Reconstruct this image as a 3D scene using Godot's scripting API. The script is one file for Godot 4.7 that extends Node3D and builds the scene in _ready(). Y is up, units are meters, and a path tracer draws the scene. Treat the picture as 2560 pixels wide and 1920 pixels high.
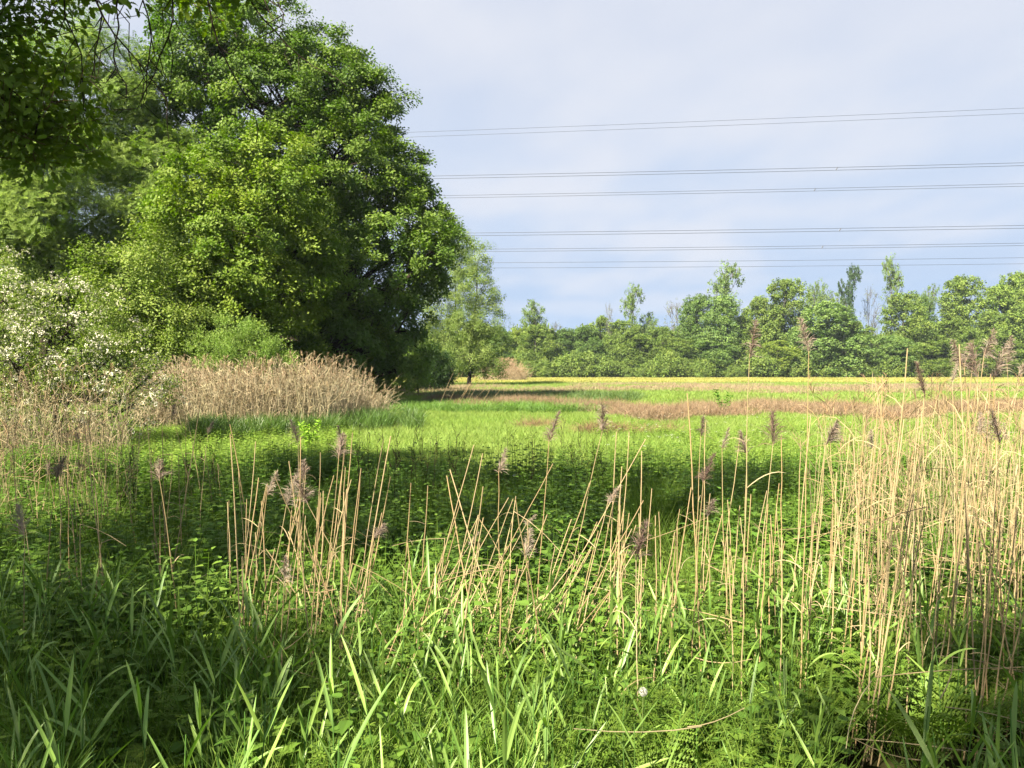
extends Node3D
# A wet meadow in May: reeds and nettles in front, an oak and an ash at the left, a wood and power lines behind.

var rng := RandomNumberGenerator.new()
var bump := FastNoiseLite.new()
var patchy := FastNoiseLite.new()
var M := {}
var used := {}

# ---------------------------------------------------------------- helpers
class Shape:
	var v := PackedVector3Array()
	var c := PackedColorArray()
	var f := PackedInt32Array()
	func tri(a: Vector3, b: Vector3, d: Vector3, col: Color) -> void:
		var n := v.size()
		v.append(a); v.append(b); v.append(d)
		c.append(col); c.append(col); c.append(col)
		f.append(n); f.append(n + 1); f.append(n + 2)
	func quad(a: Vector3, b: Vector3, d: Vector3, e: Vector3, col: Color) -> void:
		var n := v.size()
		v.append(a); v.append(b); v.append(d); v.append(e)
		for k in 4: c.append(col)
		f.append_array(PackedInt32Array([n, n + 1, n + 2, n, n + 2, n + 3]))
	# a tapering tube through the points
	func tube(p: PackedVector3Array, r: PackedFloat32Array, sides: int, col: Color, shut := false) -> void:
		var n := v.size()
		var last := p.size() - 1
		for i in p.size():
			var d := (p[mini(i + 1, last)] - p[maxi(i - 1, 0)]).normalized()
			var s := d.cross(Vector3(0.31, 0.2, 0.93)).normalized()
			var t := d.cross(s)
			for k in sides:
				var a := TAU * k / sides
				v.append(p[i] + (s * cos(a) + t * sin(a)) * r[i])
				c.append(col)
		for i in last:
			for k in sides:
				var a := n + i * sides + k
				var b := n + i * sides + (k + 1) % sides
				f.append_array(PackedInt32Array([a, b, b + sides, a, b + sides, a + sides]))
		if shut:
			for k in range(1, sides - 1):
				f.append_array(PackedInt32Array([n + last * sides, n + last * sides + k, n + last * sides + k + 1]))
	# a long leaf that bends over: grass, reed, sedge
	func blade(p: Vector3, d: Vector3, side: Vector3, length: float, w: float, droop: float, steps: int, col: Color, fold := 0.0, wide_at := 0.25) -> void:
		var n := v.size()
		var three := fold > 0.0
		var e := length / steps
		for i in steps + 1:
			var t := float(i) / steps
			var x := w * (lerpf(0.55, 1.0, t / wide_at) if t < wide_at else sqrt(maxf(0.0, 1.0 - pow((t - wide_at) / (1.0 - wide_at), 1.7))))
			x = maxf(x, w * 0.03)
			var up := side.cross(d).normalized()
			v.append(p - side * x * 0.5); c.append(col)
			if three:
				v.append(p - up * x * fold); c.append(col)
			v.append(p + side * x * 0.5); c.append(col)
			p += d * e
			d = (d + Vector3(0, -1, 0) * droop * e / length * (0.4 + 1.2 * t)).normalized()
			side = (side - d * side.dot(d)).normalized()
		var row := 3 if three else 2
		for i in steps:
			for k in row - 1:
				var a := n + i * row + k
				f.append_array(PackedInt32Array([a, a + 1, a + row + 1, a, a + row + 1, a + row]))
	# a short broad leaf: two folded halves on an outline of widths
	func leaf(p: Vector3, d: Vector3, side: Vector3, length: float, w: float, outline: Array, fold: float, col: Color) -> void:
		var up := side.cross(d).normalized()
		var n := v.size()
		var m := outline.size()
		v.append(p); c.append(col)
		for i in m:
			var t := float(i + 1) / (m + 1)
			var q := p + d * length * t - up * length * 0.16 * t * t
			v.append(q); c.append(col)
			var x: float = outline[i] * w * 0.5
			v.append(q + side * x + up * x * fold); c.append(col)
			v.append(q - side * x + up * x * fold); c.append(col)
		v.append(p + d * length - up * length * 0.16); c.append(col)
		var tip := n + 1 + m * 3
		f.append_array(PackedInt32Array([n, n + 1, n + 2, n, n + 3, n + 1]))
		for i in m - 1:
			var a := n + 1 + i * 3
			f.append_array(PackedInt32Array([a, a + 3, a + 4, a, a + 4, a + 1, a, a + 2, a + 5, a, a + 5, a + 3]))
		var z := n + 1 + (m - 1) * 3
		f.append_array(PackedInt32Array([z, tip, z + 1, z, z + 2, tip]))
	func mesh(m: Material) -> ArrayMesh:
		var a := []
		a.resize(Mesh.ARRAY_MAX)
		a[Mesh.ARRAY_VERTEX] = v
		a[Mesh.ARRAY_COLOR] = c
		a[Mesh.ARRAY_INDEX] = f
		var o := ArrayMesh.new()
		o.add_surface_from_arrays(Mesh.PRIMITIVE_TRIANGLES, a)
		o.surface_set_material(0, m)
		return o

# many copies of one mesh, gathered one by one
class Copies3:
	var b := PackedFloat32Array()
	var n := 0
	func put(t: Transform3D, col: Color) -> void:
		var x := t.basis.x
		var y := t.basis.y
		var z := t.basis.z
		var o := t.origin
		b.append_array(PackedFloat32Array([x.x, y.x, z.x, o.x, x.y, y.y, z.y, o.y, x.z, y.z, z.z, o.z, col.r, col.g, col.b, 1.0]))
		n += 1

func r01() -> float: return rng.randf()
func rr(a: float, b: float) -> float: return rng.randf_range(a, b)
func rdir() -> Vector3:
	var z := rr(-1, 1)
	var a := rr(0, TAU)
	var s := sqrt(1.0 - z * z)
	return Vector3(s * cos(a), z, s * sin(a))
func across(d: Vector3) -> Vector3:
	var s := d.cross(rdir())
	return s.normalized() if s.length() > 0.01 else d.cross(Vector3(0.6, 0.1, 0.77)).normalized()
func mixc(a: Color, b: Color, t: float) -> Color: return a.lerp(b, t)
func vary(c: Color, by: float) -> Color:
	var k := 1.0 + rr(-by, by)
	return Color(c.r * k * (1.0 + rr(-by, by) * 0.4), c.g * k, c.b * k * (1.0 + rr(-by, by) * 0.4))
func ground_y(x: float, z: float) -> float:
	var d := Vector2(x, z).length()
	return bump.get_noise_2d(x, z) * 0.10 * clampf(1.0 - d / 120.0, 0.0, 1.0)
# a turn that stands a plant up with a lean
func stand(turn: float, lean: float, lean_to: float) -> Basis:
	return Basis(Vector3(cos(lean_to), 0, -sin(lean_to)).cross(Vector3.UP).normalized() * -1.0, lean) * Basis(Vector3.UP, turn)
func aimed(y: Vector3, turn: float) -> Basis:
	y = y.normalized()
	var x := y.cross(Vector3(0.21, 0.35, 0.91)).normalized()
	var b := Basis(x, y, x.cross(y))
	return b * Basis(Vector3.UP, turn)

func numbered(called: String) -> String:
	var k: int = used.get(called, 0)
	used[called] = k + 1
	return called if k == 0 else "%s_%03d" % [called, k]
func tag(o: Node, label: String, category: String, group := "", kind := "") -> void:
	if label: o.set_meta("label", label)
	if category: o.set_meta("category", category)
	if group: o.set_meta("group", group)
	if kind: o.set_meta("kind", kind)
func thing(called: String, at: Vector3, label: String, category: String, group := "") -> Node3D:
	var o := Node3D.new()
	o.name = numbered(called)
	add_child(o)
	o.position = at
	tag(o, label, category, group)
	return o
func part(called: String, m: Mesh, parent: Node, label := "") -> MeshInstance3D:
	var o := MeshInstance3D.new()
	o.name = called
	o.mesh = m
	parent.add_child(o, true)
	if label: o.set_meta("label", label)
	return o
func scatter(called: String, mesh: Mesh, c: Copies3, parent: Node) -> MultiMeshInstance3D:
	var mm := MultiMesh.new()
	mm.transform_format = MultiMesh.TRANSFORM_3D
	mm.use_colors = true
	mm.mesh = mesh
	mm.instance_count = c.n
	mm.buffer = c.b
	var o := MultiMeshInstance3D.new()
	o.name = numbered(called) if parent == self else called
	o.multimesh = mm
	parent.add_child(o, true)
	o.set_meta("kind", "stuff")
	return o
func copy(o: Node3D, called: String, at: Vector3, label: String, category: String, group := "") -> Node3D:
	var d: Node3D = o.duplicate()
	d.name = numbered(called)
	add_child(d)
	d.position = at
	tag(d, label, category, group)
	return d

# ---------------------------------------------------------------- materials
func plain(name_: String, rough: float, spec: float, back := Color.BLACK) -> StandardMaterial3D:
	var m := StandardMaterial3D.new()
	m.resource_name = name_
	m.vertex_color_use_as_albedo = true
	m.albedo_color = Color.WHITE
	m.roughness = rough
	m.metallic_specular = spec
	m.cull_mode = BaseMaterial3D.CULL_DISABLED
	if back != Color.BLACK:
		m.backlight_enabled = true
		m.backlight = back
	return m
func noise_picture(size: int, scale: float, low: Color, high: Color, octaves := 5) -> ImageTexture:
	var n := FastNoiseLite.new()
	n.seed = int(scale * 1000.0) + size
	n.noise_type = FastNoiseLite.TYPE_SIMPLEX_SMOOTH
	n.frequency = scale
	n.fractal_octaves = octaves
	var g := n.get_seamless_image(size, size)
	var im := Image.create(size, size, false, Image.FORMAT_RGB8)
	for y in size:
		for x in size:
			im.set_pixel(x, y, low.lerp(high, g.get_pixel(x, y).r))
	return ImageTexture.create_from_image(im)
func make_materials() -> void:
	M.leaf = plain("tree leaf", 0.55, 0.32, Color(0.80, 0.90, 0.35))
	M.herb = plain("herb leaf", 0.6, 0.28, Color(0.78, 0.88, 0.35))
	M.grass = plain("grass", 0.6, 0.28, Color(0.80, 0.90, 0.35))
	M.reed = plain("green reed", 0.45, 0.42, Color(0.70, 0.80, 0.35))
	M.straw = plain("dry reed", 0.7, 0.3, Color(0.45, 0.42, 0.32))
	M.plume = plain("reed plume", 0.9, 0.15, Color(0.55, 0.50, 0.42))
	M.petal = plain("petal", 0.8, 0.2, Color(0.7, 0.7, 0.65))
	M.wire = plain("aluminium cable", 0.5, 0.5)
	M.bark = plain("bark", 0.95, 0.15)
	M.bark.albedo_texture = noise_picture(256, 0.03, Color(0.45, 0.45, 0.45), Color(1, 1, 1))
	M.bark.uv1_triplanar = true
	M.bark.uv1_scale = Vector3(2.2, 0.5, 2.2)
	M.ground = plain("soil and litter", 1.0, 0.1)
	M.ground.albedo_texture = noise_picture(512, 0.02, Color(0.42, 0.45, 0.36), Color(1, 0.98, 0.92))
	M.ground.uv1_triplanar = true
	M.ground.uv1_world_triplanar = true
	M.ground.uv1_scale = Vector3(0.35, 0.35, 0.35)

# ---------------------------------------------------------------- trees
# sprigs: a twig end with its leaves, about 0.6 m across; colours are tints round white, the copies carry the leaf colour
func sprig(kind: String) -> ArrayMesh:
	var s := Shape.new()
	match kind:
		"oak", "oak_near", "small", "light":
			var n := {"oak": 17, "oak_near": 20, "small": 22, "light": 15}[kind] as int
			var size := {"oak": 0.135, "oak_near": 0.115, "small": 0.10, "light": 0.105}[kind] as float
			var line: Array = [0.45, 0.8, 0.55, 1.0, 0.65, 0.75] if kind == "oak_near" else [0.7, 1.0] if kind == "oak" else [1.0, 0.75]
			for k in n:
				var at := Vector3(rr(-0.05, 0.05), rr(-0.16, 0.22), rr(-0.05, 0.05)) + rdir() * Vector3(0.2, 0.1, 0.2)
				var d := (Vector3(at.x, 0.02, at.z).normalized() + rdir() * 0.6 + Vector3(0, 0.15, 0)).normalized()
				var side := (d.cross(Vector3.UP) + rdir() * 0.45).normalized()
				side = (side - d * side.dot(d)).normalized()
				s.leaf(at, d, side, size * rr(0.75, 1.2), size * rr(0.5, 0.72), line, rr(0.0, 0.5), vary(Color(0.82, 0.82, 0.82), 0.16))
			if kind == "oak_near":
				s.tube(PackedVector3Array([Vector3(0, -0.25, 0), Vector3(0.02, 0, 0.01), Vector3(0, 0.2, 0)]), PackedFloat32Array([0.006, 0.005, 0.003]), 4, Color(0.6, 0.27, 0.8))
		"ash":
			for k in 5:
				var d := (Vector3(cos(k * 1.3), rr(-0.1, 0.45), sin(k * 1.3)) + rdir() * 0.25).normalized()
				var p := d * 0.05
				var side := (d.cross(Vector3.UP) + rdir() * 0.25).normalized()
				side = (side - d * side.dot(d)).normalized()
				var step := rr(0.05, 0.062)
				var col := vary(Color(0.82, 0.82, 0.82), 0.14)
				for j in 5:
					p += d * step
					d = (d + Vector3(0, -0.09, 0)).normalized()
					for e in [-1.0, 1.0]:
						var ld: Vector3 = (side * e + d * 0.55 + Vector3(0, -0.12, 0)).normalized()
						s.leaf(p, ld, (d - ld * d.dot(ld)).normalized() * e, rr(0.075, 0.10), rr(0.026, 0.034), [1.0], 0.2, col)
				s.leaf(p, d, side, 0.10, 0.034, [1.0], 0.2, col)
		"blossom":
			for k in 9:
				var at := rdir() * rr(0.08, 0.3)
				for j in 6:
					var q := at + rdir() * 0.035
					var up := (at.normalized() + Vector3(0, 0.6, 0) + rdir() * 0.5).normalized()
					var a := across(up) * 0.017
					var b := up.cross(a)
					s.quad(q + a, q + b, q - a, q - b, vary(Color(0.85, 0.85, 0.85), 0.12))
			return s.mesh(M.petal)
		"hawthorn":
			for k in 26:
				var at := rdir() * rr(0.05, 0.3)
				var d := (at.normalized() + rdir() * 0.7 + Vector3(0, 0.2, 0)).normalized()
				s.leaf(at, d, across(d), rr(0.05, 0.08), rr(0.04, 0.06), [1.0], 0.25, vary(Color(0.82, 0.82, 0.82), 0.18))
		"willow":
			for k in 5:
				var d := (Vector3(rr(-0.5, 0.5), 1, rr(-0.5, 0.5))).normalized()
				var p := Vector3(rr(-0.06, 0.06), -0.2, rr(-0.06, 0.06))
				for j in 6:
					p += d * 0.07
					var ld := (d * 0.5 + rdir() * 0.8).normalized()
					s.leaf(p, ld, across(ld), rr(0.06, 0.09), 0.03, [1.0], 0.2, vary(Color(0.82, 0.82, 0.82), 0.15))
	return s.mesh(M.leaf)

func curve(a: Vector3, b: Vector3, sag: Vector3, n: int) -> PackedVector3Array:
	var o := PackedVector3Array()
	var m := (a + b) * 0.5 + sag
	for i in n + 1:
		var t := float(i) / n
		o.append(a * (1 - t) * (1 - t) + m * 2.0 * t * (1 - t) + b * t * t)
	return o
func taper(a: float, b: float, n: int) -> PackedFloat32Array:
	var o := PackedFloat32Array()
	for i in n + 1: o.append(lerpf(a, b, pow(float(i) / n, 0.8)))
	return o

# A tree whose crown fills rounded lobes (x, y, z, rx, ry, rz, clumps), each carried by a limb of its own; every clump holds sprigs.
# o: trunk height h, trunk radius r, lean, bark, sprigs [mesh, share], tints [a, b], per (sprigs in a clump), spread (of a clump), size
func tree(t: Node3D, lobes: Array, o: Dictionary) -> void:
	var lean: Vector3 = o.get("lean", Vector3.ZERO)
	var tp := PackedVector3Array()
	var tr := PackedFloat32Array()
	for i in 9:
		var k := i / 8.0
		tp.append(Vector3(0, o.h * k - 0.1, 0) + lean * k + Vector3(sin(k * 7.0 + o.h), 0, cos(k * 5.0 + o.h)) * 0.02 * o.h * k)
		tr.append(o.r * (1.35 if i == 0 else 1.0) * (1.0 - 0.8 * k))
	var s := Shape.new()
	s.tube(tp, tr, 9, o.bark)
	part("trunk", s.mesh(M.bark), t)
	var heaps: Array = []
	for e in o.sprigs: heaps.append(Copies3.new())
	var ta: Color = o.tints[0]
	var tb: Color = o.tints[1]
	var thick: float = o.r
	for L in lobes:
		var mid := Vector3(L[0], L[1], L[2])
		var ra := Vector3(L[3], L[4], L[5])
		var flat := Vector2(mid.x, mid.z).length()
		var from_k := clampf((mid.y - flat * 0.75) / o.h, o.get("fork", 0.12), 0.9)
		var p0 := tp[0].lerp(tp[8], from_k)
		for i in 8:
			if from_k >= i / 8.0 and from_k <= (i + 1) / 8.0: p0 = tp[i].lerp(tp[i + 1], from_k * 8.0 - i)
		var ls := Shape.new()
		var limb := curve(p0, mid, Vector3(0, -0.12 * flat, 0) + rdir() * 0.08 * mid.distance_to(p0), 7)
		var lr: float = thick * (1.0 - 0.72 * from_k) * 0.5 * o.get("limbs", 1.0)
		ls.tube(limb, taper(lr, maxf(0.018, lr * 0.3), 7), 6, o.bark)
		for q in int(L[6]):
			var g := (q + 0.5) / float(L[6])
			var a := q * 2.399963 + mid.x * 3.0
			var yy := 1.0 - 2.0 * g
			var dir := Vector3(sqrt(1 - yy * yy) * cos(a), yy, sqrt(1 - yy * yy) * sin(a))
			var cc := mid + dir * ra * rr(0.6, 1.16) + rdir() * 0.3
			if cc.y < o.get("floor", 0.4): continue
			var buried := false
			for K in lobes:
				if K != L and ((cc - Vector3(K[0], K[1], K[2])) / Vector3(K[3], K[4], K[5])).length() < 0.66: buried = true
			if buried and r01() < o.get("hollow", 0.75): continue
			var out := (dir + Vector3(0, 0.25, 0)).normalized()
			var b0: Vector3 = limb[3 + (q % 5)]
			ls.tube(curve(b0, cc, Vector3(0, -0.1, 0) + rdir() * 0.25, 3), taper(maxf(0.012, lr * 0.28), 0.006, 3), 3, o.bark)
			var tint := ta.lerp(tb, r01())
			var n := int(o.per * rr(0.6, 1.4))
			var spread: float = o.spread * rr(0.75, 1.25)
			for i in n:
				var off := rdir() * pow(r01(), 0.5) * spread
				off.y *= 0.62
				var w := r01()
				var h := 0
				var sum := 0.0
				for e in o.sprigs.size():
					sum += o.sprigs[e][1]
					h = e
					if w < sum: break
				var y := out * 0.5 + Vector3(0, 0.55, 0) + rdir() * 0.55 + off.normalized() * 0.3
				var k: float = o.size * rr(0.75, 1.25)
				var own: Color = vary(tint, 0.12) if o.sprigs[h].size() < 4 else o.sprigs[h][3]
				heaps[h].put(Transform3D(aimed(y, rr(0, TAU)).scaled(Vector3.ONE * k), cc + off), own)
		part("limb", ls.mesh(M.bark), t)
	for e in heaps.size():
		if heaps[e].n: scatter(o.sprigs[e][2] if o.sprigs[e].size() > 2 else "crown", o.sprigs[e][0], heaps[e], t)

# crowns for trees far away: one mesh of leafy faces the size of a twig end
func far_crown(lobes: Array, faces: int, size: float, ca: Color, cb: Color, fill := 0.55) -> ArrayMesh:
	var s := Shape.new()
	var area := 0.0
	for L in lobes: area += pow(L[3] * L[4], 0.9)
	for L in lobes:
		var n := int(faces * pow(L[3] * L[4], 0.9) / area)
		var groups := maxi(6, n / 22)
		for g in groups:
			var d := rdir()
			var mid: Vector3 = Vector3(L[0], L[1], L[2]) + d * Vector3(L[3], L[4], L[3]) * lerpf(fill, 1.05, sqrt(r01()))
			var col := vary(ca.lerp(cb, r01()), 0.14)
			for k in n / groups:
				var q: Vector3 = mid + rdir() * Vector3(1, 0.95, 1) * float(L[3]) * rr(0.08, 0.36)
				var y := (d * 0.7 + Vector3(0, 0.25, 0) + rdir() * 0.9).normalized()
				var a := across(y) * size * rr(0.5, 1.0)
				var b := y.cross(a).normalized() * size * rr(0.35, 0.7)
				var cc := vary(col, 0.14)
				s.tri(q - a, q + b, q + a * 0.9 + y * size * 0.2, cc)
				s.tri(q - a, q + a * 0.9 + y * size * 0.2, q - b, cc)
	return s.mesh(M.leaf)
func far_trunk(h: float, r: float, lobes: Array, bark: Color, twigs := 0) -> ArrayMesh:
	var s := Shape.new()
	var p := PackedVector3Array()
	for i in 6: p.append(Vector3(sin(i * 1.7 + h) * 0.012 * h, h * i / 5.0, cos(i * 1.3 + h) * 0.012 * h))
	s.tube(p, taper(r, r * 0.25, 5), 6, bark)
	for L in lobes:
		var mid := Vector3(L[0], L[1], L[2])
		var k := clampf((L[1] - 0.8 * Vector2(L[0], L[2]).length() - 1.0) / h, 0.15, 0.9)
		var b := curve(Vector3(0, h * k, 0), mid, Vector3(0, -0.3, 0), 4)
		s.tube(b, taper(r * 0.4 * (1.2 - k), 0.03, 4), 4, bark)
		for q in twigs:
			var e: Vector3 = mid + (rdir() + Vector3(0, 0.5, 0)).normalized() * Vector3(L[3], L[4], L[3]) * rr(0.6, 1.2)
			s.tube(curve(b[2 + q % 3], e, Vector3(0, 0.2, 0), 2), taper(0.06, 0.025, 2), 3, bark)
	return s.mesh(M.bark)
func round_lobes(h: float, w: float, low: float, n: int) -> Array:
	var o := []
	for i in n:
		var t := (i + r01()) / n
		var reach := w * 0.5 * pow(sin(PI * clampf(0.16 + 0.76 * t, 0, 1)), 0.75)
		var r := w * rr(0.15, 0.24) * (1.15 - 0.4 * t)
		var a := rr(0, TAU)
		var q := sqrt(rr(0.15, 1.0)) * maxf(0.0, reach - r * 0.7)
		o.append([cos(a) * q, minf(lerpf(low * h, h, t) + r * 0.3, h - r * 0.8), sin(a) * q, r, r * rr(0.9, 1.3), r, 0])
	return o

# ---------------------------------------------------------------- reeds, herbs, grass
const STRAW_A := Color(0.25, 0.19, 0.098)
const STRAW_B := Color(0.259, 0.187, 0.094)
const STRAW_C := Color(0.285, 0.23, 0.13)

func plume_shape(s: Shape, p: Vector3, d: Vector3, length: float, dark: float, strands: int, wide := 1.0) -> void:
	var to := across(d)
	var col := Color(0.27, 0.225, 0.175).lerp(Color(0.115, 0.076, 0.065), dark)
	for k in strands:
		var t := float(k) / strands
		var at := p + d * length * t
		var reach := length * (0.42 - 0.30 * t) * wide
		var out := (to * rr(-0.3, 0.9) + rdir() * 0.55 + d * rr(0.4, 1.2)).normalized()
		s.blade(at, out, across(out), reach * rr(0.6, 1.25), rr(0.0014, 0.0030), rr(1.2, 3.2), 3, vary(col, 0.25), 0.0, 0.5)

# a dry stalk; form: "bare", "broken", "plumed", "bent"
func dry_reed(form: String, h: float, seed_: int, dark := 0.4, wide := 1.0) -> Node3D:
	rng.seed = seed_
	var o := Node3D.new()
	var s := Shape.new()
	var col := vary(STRAW_A.lerp([STRAW_B, STRAW_C][seed_ % 2], r01()), 0.1)
	var p := PackedVector3Array()
	var lean := Vector3(rr(-1, 1), 0, rr(-1, 1)) * 0.05
	var r := PackedFloat32Array()
	var steps := 9
	for i in steps + 1:
		var t := float(i) / steps
		p.append(Vector3(lean.x * t * t, t, lean.z * t * t) * h + Vector3(rr(-1, 1), 0, rr(-1, 1)) * 0.004)
		r.append(lerpf(0.0041, 0.0018 if form == "plumed" else 0.0027, t))
	s.tube(p, r, 6, col, true)
	for i in range(1, steps):   # the joints of the stalk
		var q := p[i]
		s.tube(PackedVector3Array([q - Vector3(0, 0.006, 0), q, q + Vector3(0, 0.006, 0)]), PackedFloat32Array([r[i], r[i] * 1.3, r[i]]), 6, col * 0.72)
	part("stem", s.mesh(M.straw), o)
	if form == "bent":
		s = Shape.new()
		var a := rr(0, TAU)
		var d := Vector3(cos(a), -0.55, sin(a)).normalized()
		s.tube(curve(p[steps], p[steps] + d * h * 0.35, Vector3(0, 0.05, 0), 3), taper(0.0026, 0.0016, 3), 5, col * 0.92)
		part("broken_top", s.mesh(M.straw), o)
	for k in (1 if form == "bare" else 2 if form == "broken" else 3):
		s = Shape.new()
		var i := 2 + rng.randi() % 6
		var a := rr(0, TAU)
		var d := Vector3(cos(a), rr(0.2, 1.2), sin(a)).normalized()
		s.blade(p[i], d, across(d), rr(0.10, 0.26), rr(0.003, 0.006), rr(0.8, 3.2), 6, vary(STRAW_C, 0.12), 0.12, 0.2)
		part("dry_leaf", s.mesh(M.straw), o)
	if form == "plumed":
		s = Shape.new()
		var d := (p[steps] - p[steps - 1]).normalized()
		plume_shape(s, p[steps] - d * 0.03, (d + across(d) * 0.3).normalized(), rr(0.15, 0.21), dark, 260, wide)
		part("plume", s.mesh(M.plume), o)
	return o

# a fresh shoot: stem, alternate leaves that stand out and arch
func green_reed(h: float, seed_: int) -> Node3D:
	rng.seed = seed_
	var o := Node3D.new()
	var s := Shape.new()
	var col := Color(0.085, 0.17, 0.035)
	var p := PackedVector3Array()
	for i in 7: p.append(Vector3(sin(i + seed_) * 0.008, h * 0.86 * i / 6.0, cos(i * 1.3 + seed_) * 0.008))
	s.tube(p, taper(0.0042, 0.0022, 6), 6, vary(col, 0.1))
	part("stem", s.mesh(M.reed), o)
	var n := 5 + seed_ % 3
	var turn := rr(0, TAU)
	for k in n:
		s = Shape.new()
		var t := lerpf(0.3, 0.98, float(k) / (n - 1))
		var at := p[clampi(int(t * 6), 0, 6)]
		var a := turn + k * PI + rr(-0.5, 0.5)
		var rise := lerpf(0.35, 1.9, float(k) / (n - 1)) * rr(0.6, 1.4)
		var d := Vector3(cos(a), rise, sin(a)).normalized()
		var side := Vector3(-sin(a), 0, cos(a)).rotated(d, rr(-0.7, 0.7))
		side = (side - d * side.dot(d)).normalized()
		var lc := vary(Color(0.125, 0.21, 0.045).lerp(Color(0.20, 0.30, 0.06), r01()), 0.14)
		s.blade(at, d, side, rr(0.22, 0.36) * (0.8 + 0.25 * t), rr(0.013, 0.022), rr(0.05, 1.0) if r01() < 0.75 else rr(1.0, 2.4), 8, lc, 0.09, 0.2)
		part("leaf", s.mesh(M.reed), o)
	return o

func nettle(seed_: int) -> ArrayMesh:
	rng.seed = seed_
	var s := Shape.new()
	var h := rr(0.5, 0.66)
	var lean := Vector3(rr(-0.08, 0.08), 0, rr(-0.08, 0.08))
	s.tube(PackedVector3Array([Vector3.ZERO, lean * 0.4 + Vector3(0, h * 0.5, 0), lean + Vector3(0, h, 0)]), PackedFloat32Array([0.003, 0.0025, 0.0015]), 4, Color(0.7, 0.75, 0.6))
	var n := 8
	for k in n:
		var t := lerpf(0.22, 1.0, float(k) / (n - 1))
		var at := lean * t * t + Vector3(0, h * t, 0)
		var size := lerpf(0.095, 0.035, pow(t, 3.0))
		for e in 2:
			var a := k * PI / 2 + e * PI + rr(-0.3, 0.3)
			var d := Vector3(cos(a), rr(-0.2, 0.3) + 0.4 * pow(t, 6.0), sin(a)).normalized()
			var side := (d.cross(Vector3.UP)).normalized().rotated(d, rr(-0.35, 0.35))
			s.leaf(at + d * 0.02, d, side, size * rr(0.85, 1.2), size * rr(0.55, 0.7), [0.95, 1.0, 0.62, 0.34], rr(0.1, 0.35), vary(Color(0.82, 0.82, 0.82), 0.16))
	return s.mesh(M.herb)

# cleavers and other low herbs with narrow leaves in whorls
func whorled(seed_: int) -> ArrayMesh:
	rng.seed = seed_
	var s := Shape.new()
	for q in 4:
		var a := rr(0, TAU)
		var top := Vector3(cos(a) * 0.16, rr(0.3, 0.5), sin(a) * 0.16)
		var c := curve(Vector3(rr(-0.04, 0.04), 0, rr(-0.04, 0.04)), top, Vector3(rr(-0.08, 0.08), 0.05, rr(-0.08, 0.08)), 9)
		s.tube(c, taper(0.0016, 0.001, 9), 3, Color(0.7, 0.75, 0.6))
		for i in range(2, 10):
			for k in 6:
				var b := k * TAU / 6 + i
				var d := Vector3(cos(b), rr(0.1, 0.5), sin(b)).normalized()
				s.leaf(c[i], d, d.cross(Vector3.UP).normalized(), rr(0.022, 0.036), 0.0075, [0.8, 1.0], 0.1, vary(Color(0.82, 0.82, 0.82), 0.15))
	return s.mesh(M.herb)

func tuft(seed_: int, n: int, wide: float, h0: float, h1: float, w: float, droop: float, steps: int, mat: Material, lean := 0.5) -> ArrayMesh:
	rng.seed = seed_
	var s := Shape.new()
	for k in n:
		var a := rr(0, TAU)
		var q := sqrt(r01()) * wide
		var d := (Vector3(0, 1, 0) + rdir() * lean).normalized()
		d.y = absf(d.y)
		s.blade(Vector3(cos(a) * q, 0, sin(a) * q), d, across(d), rr(h0, h1), w * rr(0.7, 1.3), droop * rr(0.3, 1.6), steps, vary(Color(0.80, 0.80, 0.80), 0.22), 0.0, 0.3)
	return s.mesh(mat)

# a bunch of dry reeds for the beds farther off
func reed_bunch(seed_: int, n: int, h0: float, h1: float, wide: float, thick: float, plume_share: float) -> ArrayMesh:
	rng.seed = seed_
	var s := Shape.new()
	for k in n:
		var at := Vector3(rr(-wide, wide), 0, rr(-wide, wide))
		var h := rr(h0, h1)
		var lean := Vector3(rr(-1, 1), 0, rr(-1, 1)) * 0.14 * h
		if r01() < 0.22: lean *= 4.0
		var col := vary(Color(0.80, 0.80, 0.80), 0.2)
		var c := curve(at, at + lean + Vector3(0, h, 0), -lean * 0.25, 3)
		s.tube(c, taper(thick, thick * 0.55, 3), 3, col)
		for j in 3:
			var d := (lean.normalized() * 0.3 + rdir() + Vector3(0, 0.8, 0)).normalized()
			s.blade(c[1 + j % 3], d, across(d), rr(0.2, 0.4), thick * 2.2, rr(1.0, 2.5), 3, vary(Color(0.84, 0.82, 0.78), 0.15), 0.0, 0.3)
		if r01() < plume_share:
			var dd := (c[3] - c[2]).normalized()
			for j in 14:
				var out := (dd + rdir() * 0.5 + Vector3(0.3, -0.1, 0)).normalized()
				s.blade(c[3] + dd * 0.012 * j, out, across(out), rr(0.05, 0.13), thick * 1.8, 1.2, 2, vary(Color(0.66, 0.58, 0.56), 0.2), 0.0, 0.5)
	return s.mesh(M.straw)

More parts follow.
